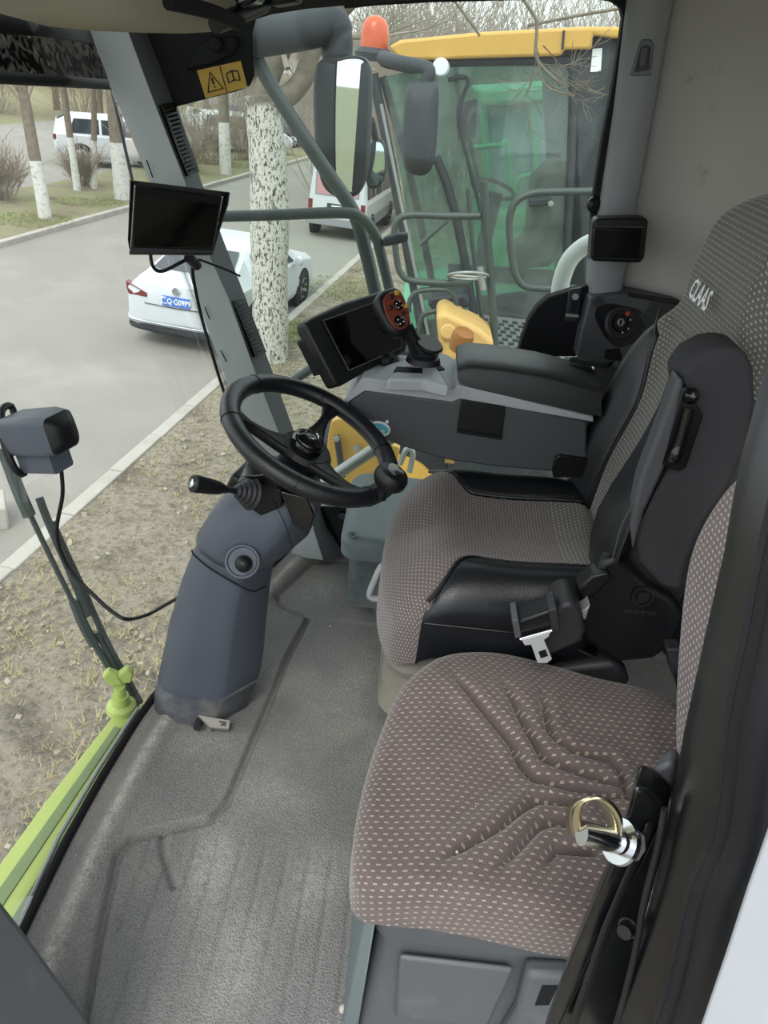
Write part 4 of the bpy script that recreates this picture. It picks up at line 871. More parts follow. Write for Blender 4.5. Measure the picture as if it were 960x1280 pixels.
def top_p(x, y):
    z = .432+.010*np.exp(-((x-.17)/.16)**2)-.012*smoothstep(.14, .04, x)
    z = z-.010*np.exp(-((y-.86)/.07)**2)*smoothstep(.15, .3, x)+.012*np.exp(-((y-1.04)/.06)**2)
    for g in gro:
        d = dist_poly(x, y, g); wt = smoothstep(0, .07, np.hypot(x-g[0][0], y-g[0][1])); z = z+wt*(-.019*np.exp(-(d/.0060)**2)+.006*np.exp(-((d-.020)/.014)**2))
    return z
pillow(o2, top_p, .085, .03, lambda a, b, h: V(a, b, h), [('seat_cushion', 'fabric_fold', None)], ps, na=300, nr=130)
# crumbs on the fabric
for a, b in ((594, 1010), (571, 1066), (688, 990)):
    p = Zp(a, b, .438); c_ = lathe('crumb', [(.001, 0), (.0022, .001), (.0018, .003), (.001, .004)], p, (0, 0, 1), 'pale_pebble', None, n=6); tag(c_, 'tiny pale crumb lying on the brown passenger seat fabric', 'crumb', 'crumbs on the passenger seat')
# base
bp_ = [Zp(462, 1160, .33), Zp(585, 1180, .33), Zp(720, 1200, .33)]
x0, x1, y0 = bp_[0].x+.002, .60, bp_[0].y+.012
rings = [rrect(((x0+x1)/2+.0, (y0+1.02)/2, z), V(1, 0, 0), V(0, 1, 0), (x1-x0)/2-ins, (1.02-y0)/2-ins, .03) for z, ins in ((0, .0), (.26, .012), (.285, .004), (.36, .0))]
loft('base', rings, 'seat_base', ps, sharp=40)
prism('base_rib', [V(x0+.05, y0+.006, .25), V(x0+.22, y0+.006, .25), V(x0+.21, y0+.006, .08), V(x0+.06, y0+.006, .08)], V(0, -.010, 0), 'seat_base', ps, bevel=.008)
prism('base_bracket', [V(x0+.235, y0+.01, .27), V(x0+.30, y0+.01, .28), V(x0+.33, y0+.01, .02), V(x0+.22, y0+.01, .02), V(x0+.24, y0+.01, .16)], V(0, -.03, 0), 'seat_base', ps, bevel=.01)
prism('base_hole', [V(x0+.262, y0-.021, .25), V(x0+.285, y0-.021, .255), V(x0+.282, y0-.021, .20), V(x0+.262, y0-.021, .195)], V(0, .002, 0), 'black_matte', ps)
prism('edge_strip', [V(x0-.022, y0+.02, 0), V(x0+.004, y0-.004, 0), V(x0+.006, y0, .33), V(x0-.006, y0+.02, .33)], V(0, .30, 0), 'coolbox', ps, bevel=.004)
# backrest
PX = .50
def PB(a, b): return Xp(a, b, PX)
pb = [(.60, .505), (.75, .47), (.86, .48), (.94, .55), (1.01, .66), (1.055, .76), (1.055, .84), (1.02, .93), (.95, 1.0), (.80, 1.04), (.60, 1.04), (.50, .95), (.48, .75), (.50, .58)]
pillow(pb, lambda a, b: .0*a+.012*np.exp(-((b-.75)/.2)**2), .07, .03, lambda a, b, h: V(PX+.0*(b-.5)-h, a, b), [('backrest', 'fabric_fold_back', None)], ps, na=160, nr=40)
prism('hinge_bracket', [Yp(834, 812, 1.06), Yp(852, 811, 1.06), Yp(862, 838, 1.06), Yp(866, 866, 1.06), Yp(848, 862, 1.06), Yp(838, 838, 1.06)], V(0, .03, 0), 'dark_plastic', ps, bevel=.004)
prism('hinge_cover', [Yp(850, 862, 1.02), Yp(874, 846, 1.02), Yp(896, 870, 1.02), Yp(880, 905, 1.02), Yp(858, 900, 1.02)], V(0, .06, 0), 'rubber', ps, bevel=.010)
# ================================================================ DOOR POST, SEALS, STRIKER
dp = thing('door_post', 'black door post with rubber seals beside the passenger seat', 'door frame', (.33, .42, .0))
rowsL = [((990, 330), .60), ((962, 440), .57), ((925, 575), .54), ((905, 690), .52), ((880, 800), .50), ((857, 905), .485), ((838, 1005), .47), ((826, 1070), .46), ((812, 1130), .45), ((790, 1205), .44), ((765, 1290), .43), ((742, 1370), .42)]
rings = []
for (a, b), y in rowsL:
    p = Yp(a, b, y); rings.append([p, p+V(.006, -.012, 0), p+V(.055, -.055, 0), p+V(.10, -.07, 0), p+V(.14, -.03, 0), p+V(.12, .05, 0), p+V(.02, .04, 0)])
loft('post', rings, 'door_black', dp, sharp=45)
rows2 = [((1010, 560), .44), ((975, 700), .43), ((955, 800), .42), ((932, 905), .41), ((912, 1045), .40), ((880, 1122), .395), ((852, 1235), .39), ((834, 1290), .385), ((815, 1370), .38)]
tube('bulb_seal', [Yp(a, b, y) for (a, b), y in rows2], .011, 'rubber', dp, smooth=4, sides=10)
tube('outer_seal', [Yp(a+26, b, y-.03) for (a, b), y in rows2], .014, 'rubber', dp, smooth=4, sides=10)
rings = []
for (a, b), y in rows2: p = Yp(a+8, b, y-.005); rings.append([p+V(-.015, .012, 0), p+V(.06, -.06, 0), p+V(.075, -.055, 0), p+V(.06, .03, 0)])
loft('seal_carrier', rings, 'rubber', dp, sharp=45)
tube('flange', [Yp(831, 1012, .455), Yp(822, 1060, .45), Yp(805, 1130, .44), Yp(792, 1200, .435), Yp(770, 1285, .43)], .0035, 'rubber', dp, sides=8)
lathe('bolt', [(.001, .010), (.007, .010), (.008, 0), (.010, 0), (.010, -.004)], Yp(785, 1160, .445), (-.6, -.7, .3), 'door_black', dp, n=14)
# inner door edge / striker plate
prism('striker_plate', [Yp(a, b, .47) for a, b in ((792, 985), (812, 990), (835, 1012), (803, 1078), (748, 1180), (690, 1300), (676, 1300), (712, 1200), (752, 1108), (775, 1050))], V(.012, .03, 0), 'door_black', dp, bevel=.004)
prism('side_sheet', [Yp(a, b, .475) for a, b in ((832, 1012), (826, 1070), (790, 1205), (760, 1310), (684, 1310), (740, 1195), (800, 1080))], V(.01, .02, 0), 'door_black', dp, bevel=.002)
prism('seal_lip', [Yp(a, b, .462) for a, b in ((806, 1030), (812, 1040), (762, 1160), (716, 1290), (706, 1290), (750, 1160))], V(.008, .008, 0), 'rubber', dp, bevel=.003)
prism('felt_pad', [Yp(a, b, .50) for a, b in ((806, 985), (820, 962), (838, 952), (846, 960), (838, 1006), (815, 1010))], V(.01, .02, 0), 'panel_dark', dp, bevel=.006)
hk = thing('door_striker', 'shiny bent steel door striker hook above the brown seat cushion', 'striker', Yp(780, 1062, .46))
a0, a1 = Yp(790, 1050, .465), Yp(728, 1030, .45)
rings = []
cc = [Yp(a, b, .452) for a, b in ((728, 1046), (724, 1030), (727, 1008), (738, 999), (754, 998), (768, 1008), (777, 1026), (775, 1048), (766, 1066))]
pathh = spline(cc, 5); wdt = V(.030, .012, -.016)
vs, fs = [], []
wv_ = ray(750, 1030).normalized()*.024+_R*-.012
for p in pathh: vs += [p, p+wv_]
for i in range(len(pathh)-1): fs.append((2*i, 2*i+1, 2*i+3, 2*i+2))
brass = simple('zinc_gold', 'd2c9ab', .2, 1)
mk('hook', vs, fs, 'zinc_gold', hk, solid=.003)
tube('pin', [Yp(727, 1042, .448), Yp(748, 1046, .45), Yp(772, 1052, .455)], .0105, 'chrome', hk, smooth=0, sides=18)
lathe('washer', [(.001, -.003), (.020, -.003), (.021, 0), (.020, .003), (.001, .003)], Yp(776, 1052, .457), (a1-a0), 'chrome', hk, n=24)
lathe('nut', [(.001, -.006), (.015, -.006), (.016, 0), (.015, .004), (.001, .004)], Yp(785, 1054, .46), (a1-a0), 'steel', hk, n=8)
wp_ = prism('outer_body_panel', [Yp(a, b, .30) for a, b in ((1010, 880), (962, 1012), (930, 1104), (905, 1182), (876, 1268), (850, 1345), (1010, 1345))], V(.03, -.02, 0), 'white_panel', None, bevel=.004)
tag(wp_, 'white painted outer body panel beyond the black door seal', 'body panel')
# debris on the floor
for i, (a, b, s) in enumerate(((429, 1262, .016), (413, 783, .007), (427, 917, .004), (331, 836, .005), (95, 1070, .004))):
    p = Zp(a, b, .001); r2 = random.Random(i); pts = [(s*(.6+.5*r2.random()), 0)]
    c_ = lathe('pebble', [(s*.1, 0), (s*.5, s*.05), (s*.42, s*.35), (s*.15, s*.5), (s*.02, s*.52)], p, (r2.uniform(-.2, .2), r2.uniform(-.2, .2), 1), 'pale_pebble', None, n=7); tag(c_, ('large pale dirt clod beside the foot of the passenger seat', 'small pale dirt clod on the mat in front of the cool box', 'tiny pale grit on the mat in front of the driver seat', 'tiny pale grit beside the steering column foot', 'tiny pale grit on the worn mat edge by the windscreen')[i], 'pebble', 'dirt clods on the floor mat')
# ================================================================ OUR MIRRORS AND HANDRAILS outside the side window
rl = thing('handrail', 'dark green grey tubular handrail outside the side window', 'handrail', Yp(470, 372, 2.5))
tube('diagonal_tube', [Yp(296, 30, 2.10), Yp(302, 36, 2.35), Yp(312, 50, 2.58), Yp(330, 92, 2.6), Yp(395, 195, 2.55), Yp(440, 262, 2.5), Yp(456, 310, 2.5), Yp(472, 380, 2.5), Yp(484, 440, 2.5)], .022, 'tube_grey', rl, sides=12)
tube('top_tube', [Yp(250, 271, 2.45), Yp(330, 269, 2.45), Yp(425, 266, 2.45), Yp(450, 272, 2.45), Yp(468, 292, 2.45), Yp(478, 325, 2.45), Yp(492, 385, 2.45), Yp(504, 440, 2.45)], .0165, 'tube_grey', rl, sides=12)
prismY('clamp', [(478, 299), (496, 293), (510, 292), (510, 302), (496, 306), (480, 309)], 2.43, 2.47, 'mirror_shell', rl, bevel=.006)
tube('lower_tube', [Yp(330, 500, 2.5), Yp(372, 472, 2.5), Yp(420, 440, 2.5)], .016, 'tube_grey', rl, smooth=0)
tube('floor_tube', [Yp(405, 603, 2.35), Yp(440, 580, 2.35), Yp(500, 540, 2.35)], .022, 'steel', rl, smooth=0)
mi = thing('wing_mirror', 'large grey wing mirror hanging from a thick arm outside the side window', 'mirror', Yp(425, 242, 2.75))
tube('arm', [Yp(290, 46, 2.55), Yp(330, 44, 2.6), Yp(385, 36, 2.7), Yp(412, 30, 2.75), Yp(420, 44, 2.75), Yp(421, 66, 2.75), Yp(421, 78, 2.75)], [.055]*24+[.05]*8+[.046]*5, 'mirror_shell', mi, sides=14)
sil = [(393, 96), (400, 76), (420, 70), (448, 70), (460, 78), (464, 100), (463, 160), (460, 210), (452, 238), (438, 247), (420, 246), (404, 232), (396, 200), (392, 140)]
c_ = spline([Yp(a, b, 2.72) for a, b in sil], 4, True); mid = sum(c_, V(0, 0, 0))/len(c_)
loft('shell', [[mid+(p-mid)*s+V(0, h, 0) for p in c_] for s, h in ((.90, -.012), (1, 0), (1, .06), (.85, .11), (.45, .135))], 'mirror_shell', mi, sharp=50)
gm = [(420, 82), (424, 75), (440, 72), (455, 75), (460, 90), (461, 160), (457, 215), (450, 232), (440, 241), (424, 238), (419, 225), (418, 150)]
g_ = spline([Yp(a, b, 2.705) for a, b in gm], 3, True)
n_ = V(.42, -.9, -.05).normalized(); gc = sum(g_, V(0, 0, 0))/len(g_)
g2 = [PLp(*(lambda q: (480+FPX*(q-CAM).dot(_R)/(q-CAM).dot(_f), 640-FPX*(q-CAM).dot(_U)/(q-CAM).dot(_f)))(p), gc+V(0, -.01, 0), V(.62, -.78, .0).normalized()) for p in g_]
prism('mirror_glass', g2, V(0, .008, 0), 'mirror_glass', mi)
mk('glass_rim', *tube_data(g2, .004, 6, True), 'black', mi)
sm = thing('small_mirror', 'small round edged mirror tucked behind the large wing mirror', 'mirror', Yp(472, 236, 2.9))
s_ = spline([Yp(a, b, 2.9) for a, b in ((462, 182), (470, 174), (478, 176), (482, 188), (482, 215), (476, 231), (464, 236), (458, 228), (457, 200))], 4, True); mid = sum(s_, V(0, 0, 0))/len(s_)
loft('shell', [[mid+(p-mid)*s+V(0, h, 0) for p in s_] for s, h in ((.93, -.006), (1, 0), (1, .03), (.6, .06))], 'mirror_shell', sm, sharp=50)
prism('mirror_glass', [mid+(p-mid)*.88+V(0, -.010, 0) for p in s_], V(0, .004, 0), 'mirror_glass', sm)
tube('stay', [Yp(464, 150, 2.85), Yp(470, 176, 2.92)], .012, 'mirror_shell', sm, smooth=0)
hs = tube('white_hose', [Yp(699, 372, 2.35), Yp(702, 350, 2.35), Yp(712, 325, 2.35), Yp(730, 308, 2.35), Yp(752, 300, 2.33), Yp(780, 298, 2.22), Yp(790, 299, 2.09)], .026, 'white_hose', None, sides=14); tag(hs, 'thick white hose arching outside the rear corner of the side window', 'hose')
# our machine's yellow wheel guard seen under the console
yg = thing('yellow_guard', 'yellow machine guard plate with bracket seen under the console', 'guard', Yp(430, 600, 2.9))
prism('plate', spline([Yp(a, b, 2.9) for a, b in ((412, 535), (424, 524), (452, 530), (480, 552), (492, 590), (480, 606), (430, 606), (410, 580))], 4, True), V(0, .05, 0), 'yellow', yg, bevel=.004)
tube('bracket', [Yp(421, 545, 2.87), Yp(424, 565, 2.87), Yp(428, 596, 2.87)], .014, 'deck_black', yg, smooth=0)
lathe('bolt', [(.014, 0), (.014, .012), (.001, .014)], Yp(421, 548, 2.86), (0, -1, .2), 'steel', yg, n=6); lathe('bolt', [(.016, 0), (.016, .012), (.001, .014)], Yp(446, 560, 2.88), (0, -1, .2), 'steel', yg, n=6)
prism('post', [Yp(a, b, 2.85) for a, b in ((488, 556), (500, 560), (492, 606), (478, 606))], V(0, .06, 0), 'yellow', yg, bevel=.004)
tube('hydraulic_hose', [Yp(500, 580, 2.8), Yp(508, 562, 2.8), Yp(516, 566, 2.8), Yp(512, 590, 2.8)], .012, 'steel', yg, sides=8)
# ================================================================ YELLOW HARVESTER beside ours
YY = 6.0
yh = thing('yellow_harvester', 'yellow roofed combine harvester with tinted cab parked alongside', 'harvester', (.6, 6.9, GZ))
prismY('roof', [(486, 58), (500, 50), (600, 40), (735, 33), (790, 34), (800, 52), (742, 44), (740, 62), (706, 62), (702, 70), (600, 73), (500, 76)], YY-.1, YY+1.9, 'yellow', yh, bevel=.03, seg=3)
tube('roof_seam', [Yp(705, 38, YY-.11), Yp(703, 62, YY-.11)], .008, 'deck_black', yh, smooth=0, sides=6)
prismY('roof_rear_panel', [(705, 64), (740, 63), (742, 45), (800, 45), (800, 450), (735, 450), (722, 250), (716, 80)], YY, YY+1.8, 'deck_black', yh, bevel=.02)
prismY('white_label', [(741, 61), (753, 60), (751, 89), (738, 90)], YY-.012, YY, 'print_white', yh)
prismY('visor', [(470, 74), (500, 72), (548, 76), (548, 92), (510, 92), (476, 84)], YY-.05, YY+1.8, 'deck_black', yh, bevel=.02)
bc = Yp(467, 66, YY+.1)
lathe('beacon_base', [(.12, -.05), (.13, 0), (.10, .03)], bc, (0, 0, 1), 'deck_black', yh, n=24); lathe('beacon_lamp', [(.095, .02), (.095, .10), (.088, .16), (.06, .20), (.02, .215), (.001, .216)], bc, (0, 0, 1), 'beacon', yh, n=24)
lathe('work_lamp', [(.001, .03), (.048, .028), (.056, .01), (.056, -.05), (.03, -.07)], Yp(551, 84, YY-.15), (-.1, -1, .1), 'lamp_lens', yh, n=20)
tube('mirror_arm', [Yp(478, 72, YY-.3), Yp(500, 78, YY-.5), Yp(535, 86, YY-.6), Yp(532, 104, YY-.6)], .04, 'mirror_shell', yh, sides=10)
ms = spline([Yp(a, b, YY-.65) for a, b in ((508, 112), (516, 102), (540, 102), (548, 110), (547, 160), (542, 205), (530, 219), (512, 216), (504, 200), (504, 150))], 4, True); mid = sum(ms, V(0, 0, 0))/len(ms)
loft('mirror_housing', [[mid+(p-mid)*s+V(0, h, 0) for p in ms] for s, h in ((.6, -.10), (.88, -.07), (1, 0), (1, .06))], 'mirror_shell', yh, sharp=50)
def post(nm, px, r, mat='deck_black', y=YY): tube(nm, [Yp(a, b, y) for a, b in px], r, mat, yh, sides=8)
post('front_post', [(466, 92), (482, 170), (505, 290), (530, 430), (536, 470)], .035); post('chrome_strip', [(476, 130), (492, 210), (515, 320), (540, 440)], .016, 'steel', YY-.02)
post('front_post', [(478, 96), (505, 190), (530, 300), (556, 440)], .028, 'deck_black', YY+.05)
post('door_post', [(545, 196), (560, 235), (574, 290), (590, 380), (598, 450)], .032); post('door_post', [(700, 76), (716, 84), (716, 160), (712, 250), (708, 330), (700, 440)], .03)
post('window_frame', [(548, 78), (620, 76), (700, 76)], .03); post('window_frame', [(560, 100), (585, 100), (575, 150), (600, 260), (615, 330)], .014)
post('inner_post', [(575, 60), (570, 100), (590, 190), (600, 240)], .018, 'deck_black', YY+.4)
pg_ = prismY('door_glass', [(480, 96), (548, 80), (716, 78), (716, 250), (706, 440), (598, 450), (540, 450)], YY+.02, YY+.03, 'green_glass', yh)
prismY('lower_door', [(590, 372), (640, 366), (706, 362), (704, 412), (600, 420)], YY+.03, YY+.06, 'deck_black', yh, bevel=.01)
prismY('far_window_sill', [(560, 330), (716, 340), (716, 360), (560, 350)], YY+1.75, YY+1.8, 'deck_black', yh)
# seat and controls inside the yellow cab
prismY('operator_seat', [(668, 225), (700, 196), (712, 210), (706, 300), (690, 335), (640, 338), (636, 318), (660, 300)], YY+.7, YY+1.1, 'deck_black', yh, bevel=.05, seg=3)
tube('operator_wheel', [Yp(616+26*math.cos(q), 236+10*math.sin(q)+8*math.cos(q), YY+.7) for q in [2*math.pi*k/20 for k in range(20)]], .016, 'deck_black', yh, smooth=0, closed=True)
tube('operator_column', [Yp(620, 240, YY+.7), Yp(606, 300, YY+.7), Yp(600, 350, YY+.7)], .06, 'deck_black', yh, smooth=0)
prismY('operator_display', [(569, 130), (597, 124), (595, 172), (572, 176)], YY+.8, YY+.86, 'deck_black', yh, bevel=.01)
prismY('door_handle', [(662, 250), (690, 247), (692, 256), (662, 259)], YY-.05, YY, 'mirror_shell', yh, bevel=.01); lathe('handle_lock', [(.02, 0), (.02, .02), (.001, .022)], Yp(688, 254, YY-.05), (0, -1, 0), 'steel', yh, n=12)
# handrails and ladder of the yellow machine
YR = 5.0
def rail(nm, px, r=.019, y=YR, mat='tube_grey'): tube(nm, [Yp(a, b, y) for a, b in px], r, mat, yh, sides=10)
rail('platform_rail', [(760, 238), (748, 239), (690, 240), (664, 242), (646, 251), (638, 268), (637, 290), (641, 330), (648, 350), (660, 359), (695, 361), (720, 360)], .022)
rail('rail_post', [(604, 226), (608, 280), (614, 360), (620, 450)], .026); rail('rail_post', [(585, 236), (590, 300), (600, 380), (610, 440)], .016, YR+.4)
rail('gate_rail', [(600, 270), (560, 270), (512, 269), (497, 276), (493, 290), (496, 325), (502, 343), (516, 351), (560, 354), (588, 354)], .021)
rail('gate_brace', [(525, 306), (560, 275)], .013)
rail('ladder_rung', [(511, 390), (513, 374), (524, 364), (556, 362), (568, 370), (571, 390), (570, 408), (556, 422), (535, 426)], .017); rail('ladder_rung', [(524, 420), (526, 402), (534, 391), (572, 387), (584, 394), (590, 415), (592, 436), (582, 450)], .017)
tube('hand_wheel', [Yp(585+25*math.cos(q), 345+4.5*math.sin(q), YR-.05+.10*math.sin(q)) for q in [2*math.pi*k/22 for k in range(22)]], .010, 'steel', yh, smooth=0, closed=True, sides=8)
rail('hand_wheel_stem', [(600, 334), (602, 350), (604, 362)], .02, YR-.05, 'steel'); rail('hand_wheel_spoke', [(562, 344), (608, 347)], .008, YR-.05, 'steel')
prismY('step_box', [(538, 372), (582, 368), (588, 380), (584, 386), (540, 388), (534, 380)], YR+.3, YR+.7, 'deck_black', yh, bevel=.02)
# perforated deck
zd = Yp(620, 435, 5.2).z
dk_ = prism('deck_plate', [V(.25, 5.0, zd), V(1.6, 5.0, zd), V(1.6, 6.0, zd), V(.25, 6.0, zd)], V(0, 0, -.05), 'steel', yh)
hv, hf = [], []
for i in range(13):
    for j in range(10):
        c = V(.42+i*.075+(j % 2)*.037, 5.05+j*.09, zd+.004); a, b = box_data(c, (.04, .05, .006)); n0 = len(hv); hv += a; hf += [tuple(k+n0 for k in f) for f in b]
hs_ = mk('deck_perforation', hv, hf, 'deck_black', dk_); hs_['kind'] = 'stuff'
cy = prism('ladder_fender', [Yp(a, b, 4.7) for a, b in ((545, 396), (556, 390), (600, 412), (617, 426), (618, 470), (560, 470), (548, 425))], V(0, .35, 0), 'cream_yellow', yh, bevel=.03, seg=3)
lathe('fender_dent', [(.05, 0), (.04, .01), (.001, .012)], Yp(560, 415, 4.69), (0, -1, .2), 'cream_yellow', yh, n=16)
lathe('amber_lamp', [(.001, -.02), (.06, -.02), (.07, .06), (.06, .10), (.001, .105)], Yp(574, 432, 4.55), (.2, -.3, 1), 'amber', yh, n=18)
prismY('chassis', [(560, 470), (800, 450), (800, 640), (560, 640)], YY+.2, YY+1.8, 'deck_black', yh, bevel=.05)
for cx_, cz_, rr_ in ((-.55, GZ+.85, .85), (3.2, GZ+.6, .6)):
    w_ = lathe('wheel', [(.2, -.3), (rr_*.6, -.32), (rr_*.96, -.28), (rr_, -.15), (rr_, .15), (rr_*.96, .28), (rr_*.6, .32), (.2, .3)], (cx_+.6, 6.6, cz_), (0, 1, 0), 'tire', yh, n=32)
    lathe('wheel_disc', [(.05, .02), (rr_*.55, 0), (rr_*.58, .10)], (cx_+.6, 6.26, cz_), (0, 1, 0), 'yellow', yh, n=28)
# ================================================================ GREEN HARVESTER further over, seen through the tinted cab
gh = thing('green_harvester', 'green harvester with tubular rails standing behind the yellow cab', 'harvester', (1.6, 10.5, GZ))
YG = 10.0
for px in ([(640, 260), (645, 230), (655, 220), (690, 218), (697, 230), (694, 300)], [(592, 240), (590, 190), (600, 184), (625, 182), (635, 190), (640, 330)]):
    tube('rail', [Yp(a, b, YG) for a, b in px], .03, 'green_paint', gh, sides=8)
prismY('body', [(600, 262), (760, 255), (770, 420), (500, 420), (500, 380), (600, 372)], YG+.3, YG+2.2, 'green_paint', gh, bevel=.08, seg=3)
prismY('cab', [(604, 130), (720, 120), (730, 262), (612, 268)], YG+.4, YG+2.0, 'van_window', gh, bevel=.05, seg=3)
prismY('cab_roof', [(596, 112), (726, 104), (730, 124), (600, 134)], YG+.2, YG+2.2, 'green_paint', gh, bevel=.05, seg=3)
tube('cab_post', [Yp(604, 130, YG+.35), Yp(612, 268, YG+.35)], .05, 'green_paint', gh, smooth=0); tube('cab_post', [Yp(665, 124, YG+.35), Yp(672, 266, YG+.35)], .04, 'green_paint', gh, smooth=0)
for x_ in (.6, 3.4): lathe('wheel', [(.2, -.3), (.6, -.3), (.85, -.22), (.88, 0), (.85, .22), (.6, .3), (.2, .3)], (x_, 10.6, GZ+.88), (0, 1, 0), 'tire', gh, n=28)
# ================================================================ GROUND, ROAD, KERBS
RD = V(.143, .99, 0).normalized(); RN = V(-RD.y, RD.x, 0)      # along the road / to its left
K0 = Zp(0, 720, GZ); K1 = Zp(440, 330, GZ); RD = (K1-K0).normalized(); RN = V(-RD.y, RD.x, 0)
F0 = Zp(0, 310, GZ); FW = (F0-K0).dot(RN)
FD = (Zp(385, 200, GZ)-F0).normalized(); FN = V(-FD.y, FD.x, 0)
def quad(name, pts, mat, th=.0):
    return prism(name, pts, V(0, 0, -th), mat, None) if th else mk(name, pts, [tuple(range(len(pts)))], mat, None, fixn=False, smooth=False)
g0 = quad('ground', [V(-120, -40, GZ-.02), V(120, -40, GZ-.02), V(120, 160, GZ-.02), V(-120, 160, GZ-.02)], 'verge'); struct(g0, 'far grass and earth')
def rdp(s, w, z=0): return K0+RD*s+RN*w+V(0, 0, z)
def fdp(s, w, z=0): return F0+FD*s+FN*w+V(0, 0, z)
o = quad('road', [rdp(-14, 0, .0), rdp(70, 0, 0), fdp(60, 0, 0), fdp(-24, 0, 0)], 'asphalt', .01); struct(o, 'grey asphalt street between two kerbs')
o = quad('street_behind', [fdp(-26, 3.6, .0), fdp(60, 3.6, 0), fdp(60, 14, 0), fdp(-26, 14, 0)], 'asphalt', .01); struct(o, 'second grey street beyond the tree strip')
# near verge as uneven earth
def ground_patch(name, mat, org_, d, n, s0, s1, w0, w1, ns, nw, amp, z, label):
    vs, fs = [], []; r2 = random.Random(3)
    S = np.linspace(s0, s1, ns+1); W = np.linspace(w0, w1, nw+1)
    ph = [(r2.uniform(.6, 6), r2.uniform(.6, 6), r2.uniform(0, 6)) for _ in range(9)]
    for s in S:
        for w_ in W:
            h = sum(math.sin(a*s+b*w_+c)/(a+b) for a, b, c in ph)*amp; e = min(1, abs(w_-w0)/.3); vs.append(org_+d*s+n*w_+V(0, 0, z+h*e))
    for i in range(ns):
        for j in range(nw): a = i*(nw+1)+j; fs.append((a, a+1, a+nw+2, a+nw+1))
    o = mk(name, vs, fs, mat, None, sharp=180); struct(o, label); return o
ground_patch('near_verge', 'dry_ground', K0, RD, -RN, -12, 60, .16, 22, 240, 90, .05, .10, 'dry trampled earth between kerb and harvester')
ground_patch('far_verge', 'verge', F0, FD, FN, -24, 60, .16, 3.6, 160, 10, .06, .10, 'strip of thin grass and earth beyond the far kerb')
def kerb(name, label, o0, d, n, s0, s1, L=1.0, wd=.16, h=.13):
    # each kerb stone is a child of the kerb's foundation
    root = box(name, o0+d*((s0+s1)/2)+n*.08+V(0, 0, -.02), (s1-s0, wd*.9, .10), 'concrete', None, rot=Matrix((d, n, V(0, 0, 1))).transposed()); struct(root, label)
    rot = Matrix((d, n, V(0, 0, 1))).transposed(); r2 = random.Random(5); s = s0; first = None
    while s < s1:
        c = o0+d*(s+L/2)+n*(wd/2)+V(0, 0, h/2-.01)
        if first is None: first = box('kerb_stone', V(0, 0, 0), (L-.014, wd, h), 'concrete', None, rot=rot, bevel=.012); k = first; k.location = V(0, 0, 0)
        else: k = first.copy(); COL.objects.link(k)
        k.parent = root; k.location = c-org(root)+V(0, 0, -h/2+r2.uniform(-.006, .006)); s += L
    return root
kerb('near_kerb', 'row of pale concrete kerb stones edging the dry earth', K0, RD, -RN, -6, 34)
kerb('far_kerb', 'row of pale concrete kerb stones edging the tree strip across the street', F0, FD, FN, -16, 34)
cbk = box('concrete_block', Zp(4, 662, GZ)+V(-.30, .05, .12), (.6, .4, .26), 'concrete', None, rot=Matrix.Rotation(.5, 3, 'Z'), bevel=.02); tag(cbk, 'low concrete block standing on the street beside the kerb', 'block')
# loose stones and dry tufts (uncountable litter)
r3 = random.Random(11)
def scatter(name, label, cat, mat, n, fn):
    vs, fs = [], []
    for _ in range(n):
        s, w_ = -3+22*r3.random()**1.4, -r3.uniform(.2, 5.5); p = rdp(s, w_, .10); a, b = fn(p); n0 = len(vs); vs += [tuple(q) for q in a]; fs += [tuple(k+n0 for k in f) for f in b]
    o = mk(name, vs, fs, mat, None, fixn=False); o['kind'] = 'stuff'; tag(o, label, cat)
def stone(p):
    s = .008+.022*r3.random()**3; R3 = Matrix.Rotation(r3.uniform(0, 6), 3, (r3.uniform(-1, 1), r3.uniform(-1, 1), 1)); return box_data(p+V(0, 0, s*.4), (s*2, s*1.4, s), R3)
def tuft(p):
    vs, fs = [], []
    for k in range(5):
        a = r3.uniform(0, 6.28); h = r3.uniform(.03, .11); ln = V(math.cos(a), math.sin(a), 0); sd = V(-ln.y, ln.x, 0)*.004; n0 = len(vs); tip = p+ln*h*r3.uniform(.4, 1.2)+V(0, 0, h*r3.uniform(.2, .8)); vs += [p-sd, p+sd, tip]; fs.append((n0, n0+1, n0+2))
    return vs, fs
scatter('loose_stones', 'loose pale stones strewn over the dry earth', 'stones', 'stone_dirt', 2600, stone)
scatter('dry_grass_tufts', 'straw coloured dry grass tufts on the trampled earth', 'grass', 'dry_grass', 15000, tuft)
def gscatter(centres, n):
    vs, fs = [], []
    for c, rad in centres:
        for _ in range(n):
            a = r3.uniform(0, 6.28); p = c+V(math.cos(a), math.sin(a), 0)*rad*math.sqrt(r3.random()); x, y = tuft(p); n0 = len(vs); vs += x; fs += [tuple(k+n0 for k in f) for f in y]
    o = mk('green_grass_tufts', vs, fs, 'green_grass', None, fixn=False); o['kind'] = 'stuff'; tag(o, 'patches of fresh green grass on the earth and tree strip', 'grass')
gscatter([(Zp(430, 360, GZ+.1), 1.0), (Zp(380, 415, GZ+.1), .6), (Zp(545, 345, GZ+.1), .8), (Zp(40, 275, GZ+.1), 1.0), (Zp(110, 250, GZ+.1), 1.0), (Zp(300, 205, GZ+.1), 1.4)], 700)
